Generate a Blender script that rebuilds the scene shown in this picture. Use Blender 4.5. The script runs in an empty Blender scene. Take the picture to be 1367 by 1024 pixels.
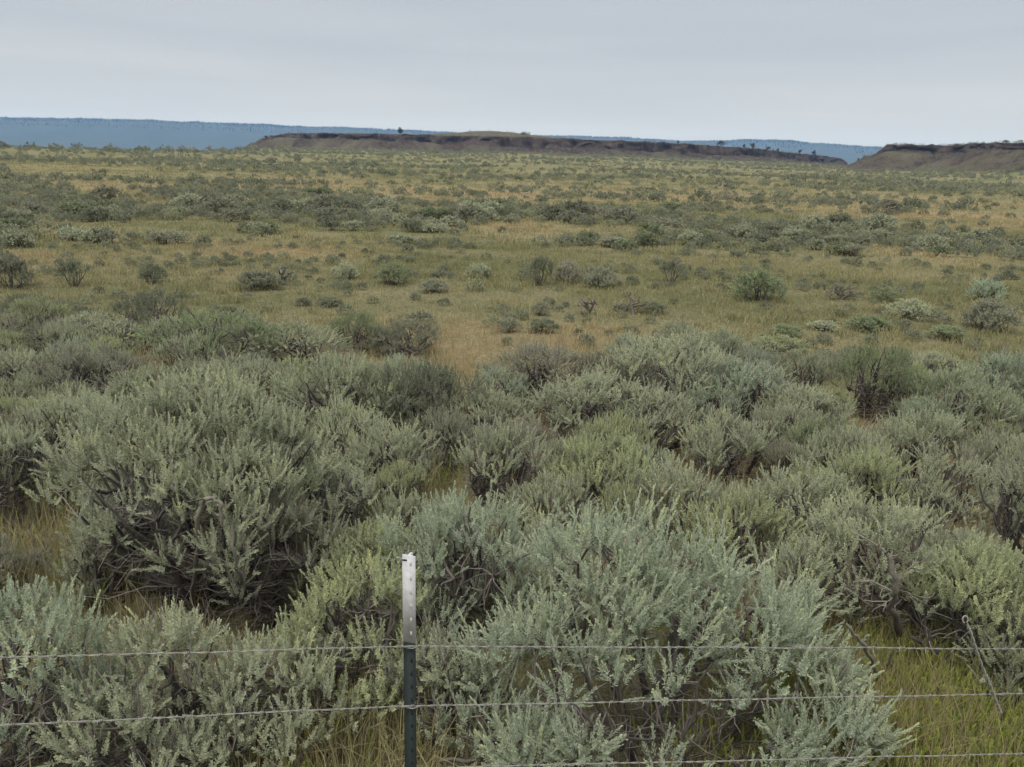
import bpy, math, random
import numpy as np
from mathutils import Matrix, Vector

random.seed(7)
SC = bpy.context.scene
COL = SC.collection
W, H, F = 1367.0, 1024.0, 1072.0          # photograph's pixels and focal length in them
CAM_H = 2.9
PITCH, ROLL = math.radians(15.64), math.radians(1.59)
fw = np.array([0, math.cos(PITCH), -math.sin(PITCH)])
r0 = np.array([1.0, 0, 0]); u0 = np.array([0, math.sin(PITCH), math.cos(PITCH)])
RT = math.cos(ROLL) * r0 + math.sin(ROLL) * u0
UP = -math.sin(ROLL) * r0 + math.cos(ROLL) * u0
CAM = np.array([0, 0, CAM_H])


def ray(px, py):
    d = fw + RT * (px - W / 2) / F - UP * (py - H / 2) / F
    return d


def P(px, py, depth):
    return CAM + ray(px, py) * depth


def project(p):
    v = np.asarray(p) - CAM
    z = v @ fw
    return W / 2 + F * (v @ RT) / z, H / 2 - F * (v @ UP) / z, z


# ---------------------------------------------------------------- noise
def vnoise(x, y, seed=0):
    x = np.asarray(x, float); y = np.asarray(y, float)
    xi = np.floor(x).astype(np.int64); yi = np.floor(y).astype(np.int64)
    fx = x - xi; fy = y - yi
    fx = fx * fx * (3 - 2 * fx); fy = fy * fy * (3 - 2 * fy)

    def h(a, b):
        n = (a * 374761393 + b * 668265263 + seed * 1442695041) & 0xFFFFFFFF
        n = ((n ^ (n >> 13)) * 1274126177) & 0xFFFFFFFF
        return ((n ^ (n >> 16)) & 0xFFFF) / 65535.0
    return (h(xi, yi) * (1 - fx) + h(xi + 1, yi) * fx) * (1 - fy) + (h(xi, yi + 1) * (1 - fx) + h(xi + 1, yi + 1) * fx) * fy


def fbm(x, y, seed=0, o=4):
    s, a, t = 0.0, 0.5, 0.0
    for k in range(o):
        s = s + a * vnoise(x * 2 ** k, y * 2 ** k, seed + k * 17); t += a; a *= 0.5
    return s / t


def sstep(a, b, x):
    t = np.clip((x - a) / (b - a), 0, 1)
    return t * t * (3 - 2 * t)


# azimuth (radians, from +Y towards +X) of a pixel column along the horizon
def az_of(px):
    d = ray(px, 193 + 0.0278 * px)
    return math.atan2(d[0], d[1])


AZ = [az_of(x) for x in (-500, 0, 250, 330, 360, 700, 900, 1100, 1135, 1150, 1180, 1367, 1900)]
Z_TOE = [2.2, 2.35, 2.3, 3.4, 4.6, 5.6, 5.2, 4.2, 2.2, 1.6, 2.4, 2.9, 3.0]
R_TOE = [250, 260, 270, 360, 400, 420, 440, 480, 360, 330, 330, 280, 270]
R_LIP = [270, 280, 290, 440, 480, 520, 700, 1000, 430, 360, 430, 400, 400]


def ground_z(x, y):
    x = np.asarray(x, float); y = np.asarray(y, float)
    r = np.hypot(x, y); az = np.arctan2(x, y)
    zt = np.interp(az, AZ, Z_TOE); rt = np.interp(az, AZ, R_TOE); rl = np.interp(az, AZ, R_LIP)
    z = zt * np.clip((r - 70) / (rt - 70), 0, 1) ** 1.3
    z = z + (fbm(x / 9, y / 9, 3) - 0.5) * 0.30 * np.clip(r / 14, 0.25, 1.6) + (fbm(x / 45, y / 45, 5) - 0.5) * 1.2 * np.clip((r - 20) / 90, 0, 1)
    z = z - 45 * sstep(rl, rl + 160, r)
    return z


def gz(x, y):
    return float(ground_z(x, y))


def G(px, py):
    d = ray(px, py); t = (0 - CAM_H) / d[2]
    for _ in range(12):
        q = CAM + d * t
        t = (gz(q[0], q[1]) - CAM_H) / d[2]
    return CAM + d * t


def dryness(x, y):
    """0 = green grass, 1 = tan, cured grass"""
    r = np.hypot(x, y)
    n = fbm(x / 7 + 3, y / 4, 21, 4)
    band = np.exp(-((r - 72) / 24.0) ** 2) * 0.50 + np.exp(-((r - 26) / 3.5) ** 2) * 0.10 + np.exp(-((r - 11.2) / 1.6) ** 2) * 0.08
    return np.clip((n - 0.5) * 1.7 + 0.24 + band + 0.30 * (fbm(x / 1.6, y / 1.0, 9, 3) - .35), 0, 1)


# ---------------------------------------------------------------- mesh collecting
class Geo:
    def __init__(self):
        self.v = []; self.q = []; self.tone = []; self.n = 0

    def add(self, verts, quads, tone=0.5):
        verts = np.asarray(verts, np.float32).reshape(-1, 3); quads = np.asarray(quads, np.int32).reshape(-1, 4)
        self.v.append(verts); self.q.append(quads + self.n)
        t = np.broadcast_to(np.asarray(tone, np.float32), (len(verts),)) if np.ndim(tone) == 0 else np.asarray(tone, np.float32)
        self.tone.append(t)
        self.n += len(verts)

    def tube(self, pts, rad, sides=5, tone=0.5, cap=True):
        pts = np.asarray(pts, float); n = len(pts)
        rad = np.broadcast_to(np.asarray(rad, float), (n,))
        tan = np.gradient(pts, axis=0); tan /= np.linalg.norm(tan, axis=1)[:, None] + 1e-9
        a = np.array([0.31, 0.77, 0.55]); a1 = np.cross(tan, a); a1 /= np.linalg.norm(a1, axis=1)[:, None] + 1e-9
        a2 = np.cross(tan, a1)
        th = np.arange(sides) / sides * 2 * math.pi
        v = pts[:, None, :] + rad[:, None, None] * (np.cos(th)[None, :, None] * a1[:, None, :] + np.sin(th)[None, :, None] * a2[:, None, :])
        i = np.arange(n - 1)[:, None] * sides; j = np.arange(sides)[None, :]; k = (j + 1) % sides
        q = np.stack([i + j, i + k, i + sides + k, i + sides + j], -1).reshape(-1, 4)
        self.add(v.reshape(-1, 3), q, tone)

    def build(self, name, mat, parent=None, smooth=False, mats=None, midx=None, me=None):
        me = bpy.data.meshes.new(name)
        v = np.concatenate(self.v); q = np.concatenate(self.q); t = np.concatenate(self.tone)
        me.vertices.add(len(v)); me.vertices.foreach_set('co', v.ravel())
        me.loops.add(len(q) * 4); me.loops.foreach_set('vertex_index', q.ravel())
        me.polygons.add(len(q)); me.polygons.foreach_set('loop_start', np.arange(len(q), dtype=np.int32) * 4)
        me.polygons.foreach_set('loop_total', np.full(len(q), 4, np.int32))
        if smooth:
            me.polygons.foreach_set('use_smooth', np.ones(len(q), bool))
        for m in (mats or [mat]):
            me.materials.append(m)
        if midx is not None:
            me.polygons.foreach_set('material_index', np.asarray(midx, np.int32))
        at = me.attributes.new('tone', 'FLOAT', 'POINT'); at.data.foreach_set('value', t.astype(np.float32))
        me.update(calc_edges=True)
        return link(name, me, parent)

    def nq(self):
        return sum(len(a) for a in self.q)


def link(name, me, parent=None):
    o = bpy.data.objects.new(name, me); COL.objects.link(o)
    if parent is not None:
        o.parent = parent
    return o


def tag(o, label=None, cat=None, group=None, kind=None):
    if label: o['label'] = label
    if cat: o['category'] = cat
    if group: o['group'] = group
    if kind: o['kind'] = kind
    return o


def empty(name, loc, rz=0.0):
    o = bpy.data.objects.new(name, None); COL.objects.link(o)
    o.location = [float(a) for a in loc]; o.rotation_euler = (0, 0, rz); o.empty_display_size = 0.2
    return o


# ---------------------------------------------------------------- materials
def mat(name):
    m = bpy.data.materials.new(name); m.use_nodes = True
    nt = m.node_tree; nt.nodes.clear()
    out = nt.nodes.new('ShaderNodeOutputMaterial')
    return m, nt, out


def N(nt, typ, **kw):
    n = nt.nodes.new(typ)
    for k, v in kw.items():
        if k.startswith('i_'):
            key = k[2:]
            n.inputs[int(key) if key.isdigit() else key].default_value = v
        else:
            setattr(n, k, v)
    return n


def ramp(nt, stops):
    n = nt.nodes.new('ShaderNodeValToRGB'); e = n.color_ramp.elements
    while len(e) < len(stops): e.new(0.5)
    for a, (p, c) in zip(e, stops):
        a.position = p; a.color = (*c, 1) if len(c) == 3 else c
    return n


def leaf_material(name, default=None, trans=0.34):
    m, nt, out = mat(name); L = nt.links.new
    if default is None:
        src = N(nt, 'ShaderNodeAttribute', attribute_type='OBJECT', attribute_name='tint').outputs['Color']
    else:
        rgb = N(nt, 'ShaderNodeRGB'); rgb.outputs[0].default_value = (*default, 1); src = rgb.outputs[0]
    tone = N(nt, 'ShaderNodeAttribute', attribute_name='tone')
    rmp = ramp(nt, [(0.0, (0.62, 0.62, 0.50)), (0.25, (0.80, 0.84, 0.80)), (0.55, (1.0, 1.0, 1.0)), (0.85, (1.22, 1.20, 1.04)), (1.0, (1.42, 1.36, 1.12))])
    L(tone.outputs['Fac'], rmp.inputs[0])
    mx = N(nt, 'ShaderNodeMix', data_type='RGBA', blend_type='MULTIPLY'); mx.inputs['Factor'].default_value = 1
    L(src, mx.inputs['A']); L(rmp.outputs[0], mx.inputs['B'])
    d = N(nt, 'ShaderNodeBsdfDiffuse', i_Roughness=0.6); t = N(nt, 'ShaderNodeBsdfTranslucent')
    g = N(nt, 'ShaderNodeBsdfGlossy', i_Roughness=0.55)
    L(mx.outputs['Result'], d.inputs['Color']); L(mx.outputs['Result'], t.inputs['Color'])
    a = N(nt, 'ShaderNodeMixShader', i_Fac=trans); L(d.outputs[0], a.inputs[1]); L(t.outputs[0], a.inputs[2])
    b = N(nt, 'ShaderNodeMixShader', i_Fac=0.03); L(a.outputs[0], b.inputs[1]); L(g.outputs[0], b.inputs[2])
    L(b.outputs[0], out.inputs['Surface'])
    return m


def bark_material(name, c0, c1):
    m, nt, out = mat(name); L = nt.links.new
    tone = N(nt, 'ShaderNodeAttribute', attribute_name='tone')
    tc = N(nt, 'ShaderNodeTexCoord')
    mp = N(nt, 'ShaderNodeMapping'); mp.inputs['Scale'].default_value = (60, 60, 14); L(tc.outputs['Object'], mp.inputs[0])
    no = N(nt, 'ShaderNodeTexNoise', i_Scale=1.0, i_Detail=4.0); L(mp.outputs[0], no.inputs['Vector'])
    ad = N(nt, 'ShaderNodeMath', operation='MULTIPLY_ADD'); L(no.outputs[0], ad.inputs[0]); ad.inputs[1].default_value = 0.7
    s = N(nt, 'ShaderNodeMath', operation='MULTIPLY_ADD'); L(tone.outputs['Fac'], s.inputs[0]); s.inputs[1].default_value = 0.9; s.inputs[2].default_value = -0.35
    L(s.outputs[0], ad.inputs[2])
    r = ramp(nt, [(0.1, c0), (0.9, c1)]); L(ad.outputs[0], r.inputs[0])
    b = N(nt, 'ShaderNodeBsdfPrincipled', i_Roughness=0.9); L(r.outputs[0], b.inputs['Base Color'])
    bu = N(nt, 'ShaderNodeBump', i_Strength=0.5, i_Distance=0.004); L(no.outputs[0], bu.inputs['Height']); L(bu.outputs[0], b.inputs['Normal'])
    L(b.outputs[0], out.inputs['Surface'])
    return m


def grass_material(name):
    m, nt, out = mat(name); L = nt.links.new
    tone = N(nt, 'ShaderNodeAttribute', attribute_name='tone')
    r = ramp(nt, [(0.0, (0.198, 0.194, 0.098)), (0.3, (0.236, 0.225, 0.118)), (0.55, (0.280, 0.250, 0.130)), (0.8, (0.308, 0.256, 0.142)), (1.0, (0.332, 0.258, 0.148))])
    L(tone.outputs['Fac'], r.inputs[0])
    d = N(nt, 'ShaderNodeBsdfDiffuse'); t = N(nt, 'ShaderNodeBsdfTranslucent')
    L(r.outputs[0], d.inputs[0]); L(r.outputs[0], t.inputs[0])
    a = N(nt, 'ShaderNodeMixShader', i_Fac=0.3); L(d.outputs[0], a.inputs[1]); L(t.outputs[0], a.inputs[2])
    L(a.outputs[0], out.inputs['Surface'])
    return m


def ground_material(name):
    m, nt, out = mat(name); L = nt.links.new
    tone = N(nt, 'ShaderNodeAttribute', attribute_name='tone')
    geo = N(nt, 'ShaderNodeNewGeometry')
    n1 = N(nt, 'ShaderNodeTexNoise', i_Scale=0.9, i_Detail=9.0, i_Roughness=0.65); L(geo.outputs['Position'], n1.inputs['Vector'])
    n2 = N(nt, 'ShaderNodeTexNoise', i_Scale=14.0, i_Detail=6.0, i_Roughness=0.7); L(geo.outputs['Position'], n2.inputs['Vector'])
    a1 = N(nt, 'ShaderNodeMath', operation='MULTIPLY_ADD'); L(n1.outputs[0], a1.inputs[0]); a1.inputs[1].default_value = 0.7; L(tone.outputs['Fac'], a1.inputs[2])
    a2 = N(nt, 'ShaderNodeMath', operation='SUBTRACT'); L(a1.outputs[0], a2.inputs[0]); a2.inputs[1].default_value = 0.36
    r = ramp(nt, [(0.0, (0.125, 0.128, 0.068)), (0.35, (0.163, 0.157, 0.096)), (0.6, (0.192, 0.174, 0.104)), (1.0, (0.232, 0.190, 0.115))])
    L(a2.outputs[0], r.inputs[0])
    r2 = ramp(nt, [(0.3, (0.55, 0.53, 0.5)), (0.7, (1.25, 1.22, 1.15))]); L(n2.outputs[0], r2.inputs[0])
    mx = N(nt, 'ShaderNodeMix', data_type='RGBA', blend_type='MULTIPLY'); mx.inputs['Factor'].default_value = 1
    L(r.outputs[0], mx.inputs['A']); L(r2.outputs[0], mx.inputs['B'])
    b = N(nt, 'ShaderNodeBsdfDiffuse'); L(mx.outputs['Result'], b.inputs[0])
    bu = N(nt, 'ShaderNodeBump', i_Strength=0.8, i_Distance=0.12); L(n2.outputs[0], bu.inputs['Height']); L(bu.outputs[0], b.inputs['Normal'])
    L(b.outputs[0], out.inputs['Surface'])
    return m


def rock_material(name):
    """tone 0 = dry grass and soil, 1 = basalt"""
    m, nt, out = mat(name); L = nt.links.new
    tone = N(nt, 'ShaderNodeAttribute', attribute_name='tone')
    geo = N(nt, 'ShaderNodeNewGeometry')
    mp = N(nt, 'ShaderNodeMapping'); mp.inputs['Scale'].default_value = (0.5, 0.5, 0.12); L(geo.outputs['Position'], mp.inputs[0])
    n1 = N(nt, 'ShaderNodeTexNoise', i_Scale=0.9, i_Detail=8.0, i_Roughness=0.7); L(mp.outputs[0], n1.inputs['Vector'])
    n2 = N(nt, 'ShaderNodeTexNoise', i_Scale=0.22, i_Detail=8.0, i_Roughness=0.7); L(geo.outputs['Position'], n2.inputs['Vector'])
    rk = ramp(nt, [(0.3, (0.024, 0.019, 0.016)), (0.55, (0.064, 0.049, 0.041)), (0.75, (0.135, 0.104, 0.085))]); L(n1.outputs[0], rk.inputs[0])
    gr = ramp(nt, [(0.3, (0.050, 0.046, 0.032)), (0.55, (0.100, 0.088, 0.058)), (0.75, (0.165, 0.134, 0.090))]); L(n2.outputs[0], gr.inputs[0])
    ad = N(nt, 'ShaderNodeMath', operation='MULTIPLY_ADD'); L(n2.outputs[0], ad.inputs[0]); ad.inputs[1].default_value = 1.3; L(tone.outputs['Fac'], ad.inputs[2])
    ss = N(nt, 'ShaderNodeMapRange', interpolation_type='SMOOTHSTEP'); L(ad.outputs[0], ss.inputs['Value'])
    ss.inputs['From Min'].default_value = 1.0; ss.inputs['From Max'].default_value = 1.3
    mx = N(nt, 'ShaderNodeMix', data_type='RGBA'); L(ss.outputs[0], mx.inputs['Factor']); L(gr.outputs[0], mx.inputs['A']); L(rk.outputs[0], mx.inputs['B'])
    b = N(nt, 'ShaderNodeBsdfDiffuse'); L(mx.outputs['Result'], b.inputs[0])
    bu = N(nt, 'ShaderNodeBump', i_Strength=0.9, i_Distance=1.2); L(n1.outputs[0], bu.inputs['Height']); L(bu.outputs[0], b.inputs['Normal'])
    L(b.outputs[0], out.inputs['Surface'])
    return m


def plain_material(name, col, rough=0.6, metal=0.0, noise=None, c2=None, scale=40):
    m, nt, out = mat(name); L = nt.links.new
    b = N(nt, 'ShaderNodeBsdfPrincipled', i_Roughness=rough, i_Metallic=metal)
    b.inputs['Base Color'].default_value = (*col, 1)
    b.inputs['Specular IOR Level'].default_value = 0.25
    if c2:
        tc = N(nt, 'ShaderNodeTexCoord'); no = N(nt, 'ShaderNodeTexNoise', i_Scale=scale, i_Detail=6.0, i_Roughness=0.7); L(tc.outputs['Object'], no.inputs['Vector'])
        r = ramp(nt, [(0.38, col), (0.68, c2)]); L(no.outputs[0], r.inputs[0]); L(r.outputs[0], b.inputs['Base Color'])
        bu = N(nt, 'ShaderNodeBump', i_Strength=0.25, i_Distance=0.001); L(no.outputs[0], bu.inputs['Height']); L(bu.outputs[0], b.inputs['Normal'])
    L(b.outputs[0], out.inputs['Surface'])
    return m


M_LEAF = leaf_material('sage_leaves')
M_STUFF = leaf_material('distant_sage_leaves', (0.188, 0.197, 0.134))
M_BARK = bark_material('sage_bark', (0.035, 0.029, 0.025), (0.19, 0.165, 0.14))
M_DEAD = bark_material('weathered_wood', (0.06, 0.052, 0.042), (0.21, 0.185, 0.15))
M_STALK = bark_material('dry_stalks', (0.12, 0.075, 0.055), (0.30, 0.20, 0.15))
M_GRASS = grass_material('range_grass')
M_WEED = leaf_material('green_weeds', (0.235, 0.270, 0.062))
M_GROUND = ground_material('range_soil')
M_ROCK = rock_material('basalt_and_dry_slope')
M_JUN = leaf_material('juniper_leaves', (0.045, 0.056, 0.032))
M_FOREST = leaf_material('far_conifers', (0.028, 0.036, 0.028))
M_RIDGE = plain_material('forested_ridge', (0.014, 0.020, 0.015), 0.9, c2=(0.028, 0.034, 0.026), scale=0.01)  # base colour darkened to carry the shade of upright conifer faces
M_POST = plain_material('green_post_paint', (0.008, 0.013, 0.012), 0.7, c2=(0.013, 0.019, 0.017), scale=60)
M_WHITE = plain_material('white_post_paint', (0.45, 0.45, 0.455), 0.98, c2=(0.36, 0.355, 0.345), scale=45)
M_WIRE = plain_material('galvanised_wire', (0.235, 0.235, 0.21), 0.7, 0.2, c2=(0.13, 0.115, 0.095), scale=60)
M_RUST = plain_material('weathered_wire', (0.27, 0.26, 0.225), 0.7, 0.2, c2=(0.16, 0.14, 0.115), scale=60)
M_SLOT_SHADE = plain_material('slot_shade_black', (0.015, 0.014, 0.014), 0.7)  # near-black colour for the shade inside the notch of the post tip

SILVER = (0.348, 0.368, 0.252); BLUE = (0.345, 0.385, 0.282); YELLOW = (0.345, 0.370, 0.215)
GREEN = (0.220, 0.255, 0.145); GREY = (0.275, 0.272, 0.200); DARK = (0.185, 0.195, 0.132)
TINTS = dict(s=SILVER, b=BLUE, y=YELLOW, g=GREEN, a=GREY, d=DARK)

# ---------------------------------------------------------------- shoots (a stem crowded with small leaves)
RNG = np.random.default_rng(11)


def shoot_template(nleaf, ll, lw, rng, spread=1.0):
    V = []
    for i in range(nleaf):
        t = 0.06 + 0.94 * (i + rng.random() * 0.7) / nleaf
        az = i * 2.39996 + rng.normal() * 0.35
        el = math.radians(np.clip(28 + 46 * t + rng.normal() * 11, 5, 88))
        rad = np.array([math.cos(az), math.sin(az), 0]); up = np.array([0, 0, 1.0])
        d = rad * math.cos(el) * spread + up * math.sin(el)
        side = np.cross(d, up); side /= np.linalg.norm(side) + 1e-6
        nrm = np.cross(side, d)
        L = ll * (0.75 + 0.5 * rng.random()) * (1.0 - 0.25 * t); w = lw * (0.8 + 0.4 * rng.random())
        b = up * t * 0.93 + rad * 0.008
        bend = nrm * L * 0.10 * rng.normal()
        V += [b, b + d * L * 0.62 + side * w * 0.5 + bend, b + d * L + bend * 1.8, b + d * L * 0.62 - side * w * 0.5 + bend]
    return np.array(V)


NEAR_T = [shoot_template(48, 0.160, 0.054, RNG) for _ in range(7)]
MID_T = [shoot_template(12, 0.30, 0.15, RNG) for _ in range(5)]
FAR_T = [shoot_template(5, 0.55, 0.34, RNG) for _ in range(4)]


def place_shoots(geo, tmpl, pos, dirs, length, width, tone, rng):
    """instances of the shoot templates at pos along dirs (all arrays); real vertices, one mesh"""
    n = len(pos)
    if n == 0: return
    dirs = dirs / (np.linalg.norm(dirs, axis=1)[:, None] + 1e-9)
    a = rng.normal(size=(n, 3)); ax = np.cross(dirs, a); ax /= np.linalg.norm(ax, axis=1)[:, None] + 1e-9
    ay = np.cross(dirs, ax)
    which = rng.integers(0, len(tmpl), n)
    for k, T in enumerate(tmpl):
        idx = np.nonzero(which == k)[0]
        if len(idx) == 0: continue
        s = width[idx][:, None, None]; l = length[idx][:, None, None]
        v = pos[idx][:, None, :] + T[None, :, 0:1] * s * ax[idx][:, None, :] + T[None, :, 1:2] * s * ay[idx][:, None, :] + T[None, :, 2:3] * l * dirs[idx][:, None, :]
        m = len(T)
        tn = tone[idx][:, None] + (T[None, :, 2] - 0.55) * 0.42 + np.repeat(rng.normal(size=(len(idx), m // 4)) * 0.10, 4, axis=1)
        q = np.arange(len(idx) * m).reshape(-1, 4)
        geo.add(v.reshape(-1, 3), q, np.clip(tn, 0, 1).ravel())


def curve_pts(a, b, n, wig, rng, sag=0.0):
    t = np.linspace(0, 1, n)[:, None]
    p = a + (b - a) * t
    L = np.linalg.norm(b - a)
    off = np.cumsum(rng.normal(size=(n, 3)) * wig * L, axis=0)
    off -= off[0] + (off[-1] - off[0]) * t
    p = p + off
    p[:, 2] += -sag * L * 4 * (t[:, 0] * (1 - t[:, 0]))
    return p


def make_sage(seed, R, Hh, lobes=7, dens=60, lod='near', skirt=0.6, gap=0.0, per=6, flen=0.13, lean=(0, 0), dead=0.12, upright=0.75, tops=0.0, cl=None):
    """a sagebrush standing at the origin: returns (branches Geo, foliage Geo)"""
    rng = np.random.default_rng(seed)
    br, fo = Geo(), Geo()
    tm = {'near': NEAR_T, 'mid': MID_T, 'far': FAR_T}[lod]
    cs, rs = [], []
    for e in (cl or ()):
        cs.append([e[0], e[1], e[2] * Hh]); rs.append(e[3])
    lobes = len(cl) if cl else lobes + (2 if lod == 'near' else 0)
    ga = rng.random() * 6.28
    for i in range(0 if cl else lobes):
        rho = R * 0.66 * math.sqrt((i + 0.35) / lobes); th = ga + i * 2.4 + rng.normal() * 0.35
        r = R * (0.36 if lobes > 6 else 0.46) * (0.78 + 0.45 * rng.random())
        z = Hh - r * (0.95 + 0.25 * rng.random()) - (rho / R) ** 2 * Hh * (0.35 + 0.55 * skirt) * (0.6 + 0.6 * rng.random())
        z = max(z, r * (0.55 if skirt > 0.4 else 0.95) + gap * Hh)
        cs.append([rho * math.cos(th) + lean[0] * z, rho * math.sin(th) + lean[1] * z, z]); rs.append(r)
    if not cl and skirt >= 0.55:                            # low boughs round the foot
        for i in range(6 if skirt >= 0.8 else 4):
            th = ga + i * 6.28 / (6 if skirt >= 0.8 else 4) + rng.normal() * .3; r = R * .34 * (.8 + .4 * rng.random())
            cs.append([R * .66 * math.cos(th), R * .66 * math.sin(th), max(r * .6, Hh * (.20 + .16 * rng.random()))]); rs.append(r)
        lobes = len(cs)
    cs = np.array(cs); rs = np.array(rs)
    root = np.array([0, 0, -0.06])
    sides = {'near': 6, 'mid': 4, 'far': 3}[lod]
    for i in range(lobes):
        c, r = cs[i], rs[i]
        end = c - np.array([0, 0, 0.45 * r]) + rng.normal(size=3) * 0.08 * r
        st = root + np.array([rng.normal() * 0.05, rng.normal() * 0.05, 0])
        limb = curve_pts(st, end, 7 if lod == 'near' else 4, 0.055, rng, sag=0.10)
        r1 = 0.011 + 0.017 * rng.random() * min(1.5, R / 0.6)
        tb = rng.random() * 0.5 + 0.1
        br.tube(limb, np.linspace(r1 * 1.25, r1 * 0.5, len(limb)), sides, tb)
        # twig ends over the lobe's upper shell
        n = max(3, int(dens * 4 * math.pi * r * r * 0.62))
        d = rng.normal(size=(n, 3)); d /= np.linalg.norm(d, axis=1)[:, None]
        d[:, 2] = np.where(d[:, 2] < -0.30, -d[:, 2], d[:, 2])
        rad = r * (0.62 + 0.42 * rng.random(n) ** 0.6)
        tip = c + d * rad[:, None] * np.array([1, 1, 1.08])
        keep = tip[:, 2] > 0.07 + gap * Hh * 0.6
        for j in range(lobes):
            if j != i:
                keep &= np.linalg.norm(tip - cs[j], axis=1) > 0.74 * rs[j]
        # ragged holes
        keep &= vnoise(tip[:, 0] * 6 + seed, tip[:, 1] * 6 + tip[:, 2] * 7, seed) > 0.29
        tip, d = tip[keep], d[keep]
        n = len(tip)
        if n == 0: continue
        if lod != 'far':
            sec = []
            for s in range(6 if lod == 'near' else 3):
                e = c + rng.normal(size=3) * r * 0.42 + np.array([0, 0, 0.12 * r])
                p0 = limb[-1 - (s % 3)]
                p = curve_pts(p0, e, 4, 0.09, rng, 0.05); sec.append(p)
                br.tube(p, np.linspace(r1 * 0.5, 0.005, 4), max(3, sides - 2), tb + rng.normal() * 0.08)
            ends = np.array([p[-1] for p in sec] + [p[2] for p in sec])
            for k in range(n):
                if lod == 'mid' and k % 3: continue
                q = ends[np.argmin(np.linalg.norm(ends - tip[k], axis=1))]
                p = curve_pts(q, tip[k], 3, 0.07, rng, 0.06)
                br.tube(p, [0.0048, 0.0036, 0.002], 3, np.clip(tb + 0.25 + rng.normal() * 0.1, 0, 1))
        if lod == 'near':
            for k in range(int(26 * dead / 0.12)):      # bare dead twigs low in the crown
                p0 = limb[rng.integers(2, len(limb))]
                e = p0 + np.array([rng.normal() * 0.5, rng.normal() * 0.5, rng.random() * 0.55 - 0.12]) * r * 1.1
                e[2] = max(e[2], 0.03)
                br.tube(curve_pts(p0, e, 4, 0.10, rng), np.linspace(0.005, 0.0014, 4), 3, 0.45 + 0.5 * rng.random())
        if lod == 'near' and seed % 3 == 0:                 # a few of last year's flower stalks
            for k in range(9):
                q = tip[rng.integers(0, n)]; e = q + np.array([rng.normal() * .05, rng.normal() * .05, .12 + .16 * rng.random()])
                br.tube(curve_pts(q, e, 3, .05, rng), [.0022, .0018, .001], 3, 1.0)
        # fingers of foliage on every twig end
        up = np.array([0, 0, 1.0])
        base = np.repeat(tip, per, axis=0); dd = np.repeat(d, per, axis=0)
        m = len(base)
        ttone = np.repeat(rng.normal(size=n) * 0.13, per) + 0.50 + rng.normal(size=m) * 0.07
        isdead = np.repeat(rng.random(n) < dead * 0.4, per)
        ttone = np.where(isdead, 0.05, ttone)
        jit = rng.normal(size=(m, 3)) * np.array([1, 1, 0.8]) * flen * 0.27
        dirs = dd * (1 - upright) + up * upright + jit / flen * 1.25 + rng.normal(size=(m, 3)) * 0.10
        ln = flen * (0.70 + 0.65 * rng.random(m))
        if tops: ln *= 1 + tops * (rng.random(m) ** 4) * 1.6
        wd = flen * (0.80 + 0.35 * rng.random(m)) * (1.0 if lod == 'near' else 1.15)
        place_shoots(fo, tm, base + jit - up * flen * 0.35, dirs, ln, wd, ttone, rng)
    # main stump
    br.tube(np.array([[0, 0, -0.15], [0.01, 0, 0.03], [0.0, 0.02, 0.12]]), [0.05 * min(1.4, R / 0.6), 0.04 * min(1.4, R / 0.6), 0.025], sides + 1, 0.2)
    return br, fo


def bush_from(data, name, loc, rz, sc, tint, label, group, cat='shrub'):
    """data = (branches mesh, foliage mesh)"""
    root = empty(name, loc, rz); root.scale = sc
    tag(root, label, cat, group)
    b = link('branches', data[0], root); f = link('foliage', data[1], root)
    f['tint'] = [float(c) for c in tint]
    return root


def meshes_of(pair):
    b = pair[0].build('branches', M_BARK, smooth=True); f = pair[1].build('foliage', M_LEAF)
    out = (b.data, f.data)
    bpy.data.objects.remove(b); bpy.data.objects.remove(f)
    return out


# ---------------------------------------------------------------- camera
cd = bpy.data.cameras.new('camera'); cam = bpy.data.objects.new('camera', cd); COL.objects.link(cam)
m = Matrix.Identity(4)
for i in range(3):
    m[i][0] = RT[i]; m[i][1] = UP[i]; m[i][2] = -fw[i]; m[i][3] = CAM[i]
cam.matrix_world = m
cd.sensor_fit = 'HORIZONTAL'; cd.sensor_width = 36.0; cd.lens = 36.0 * F / W
cd.clip_start = 0.05; cd.clip_end = 30000
SC.camera = cam


# ---------------------------------------------------------------- setting
def build_ground():
    th = np.concatenate([np.radians(np.linspace(-48, 48, 385)), np.radians(np.linspace(48, 312, 133))[1:-1]])
    r = np.concatenate([[0.02], np.geomspace(0.6, 520, 330), np.geomspace(540, 6000, 40)])
    T, Rr = np.meshgrid(th, r)
    x = Rr * np.sin(T); y = Rr * np.cos(T); z = ground_z(x, y)
    nt_, nr = len(th), len(r)
    i = np.arange(nr - 1)[:, None] * nt_; j = np.arange(nt_)[None, :]; k = (j + 1) % nt_
    q = np.stack([i + j, i + nt_ + j, i + nt_ + k, i + k], -1).reshape(-1, 4)
    g = Geo(); g.add(np.stack([x, y, z], -1).reshape(-1, 3), q[:, ::-1], dryness(x, y).ravel())
    tag(g.build('ground', M_GROUND, smooth=True), kind='structure')


build_ground()


def rim_point(px, py, height):
    """where the ray through a pixel of the rim reaches that height"""
    d = ray(px, py); t = (height - CAM_H) / d[2]
    return CAM + d * t


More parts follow.
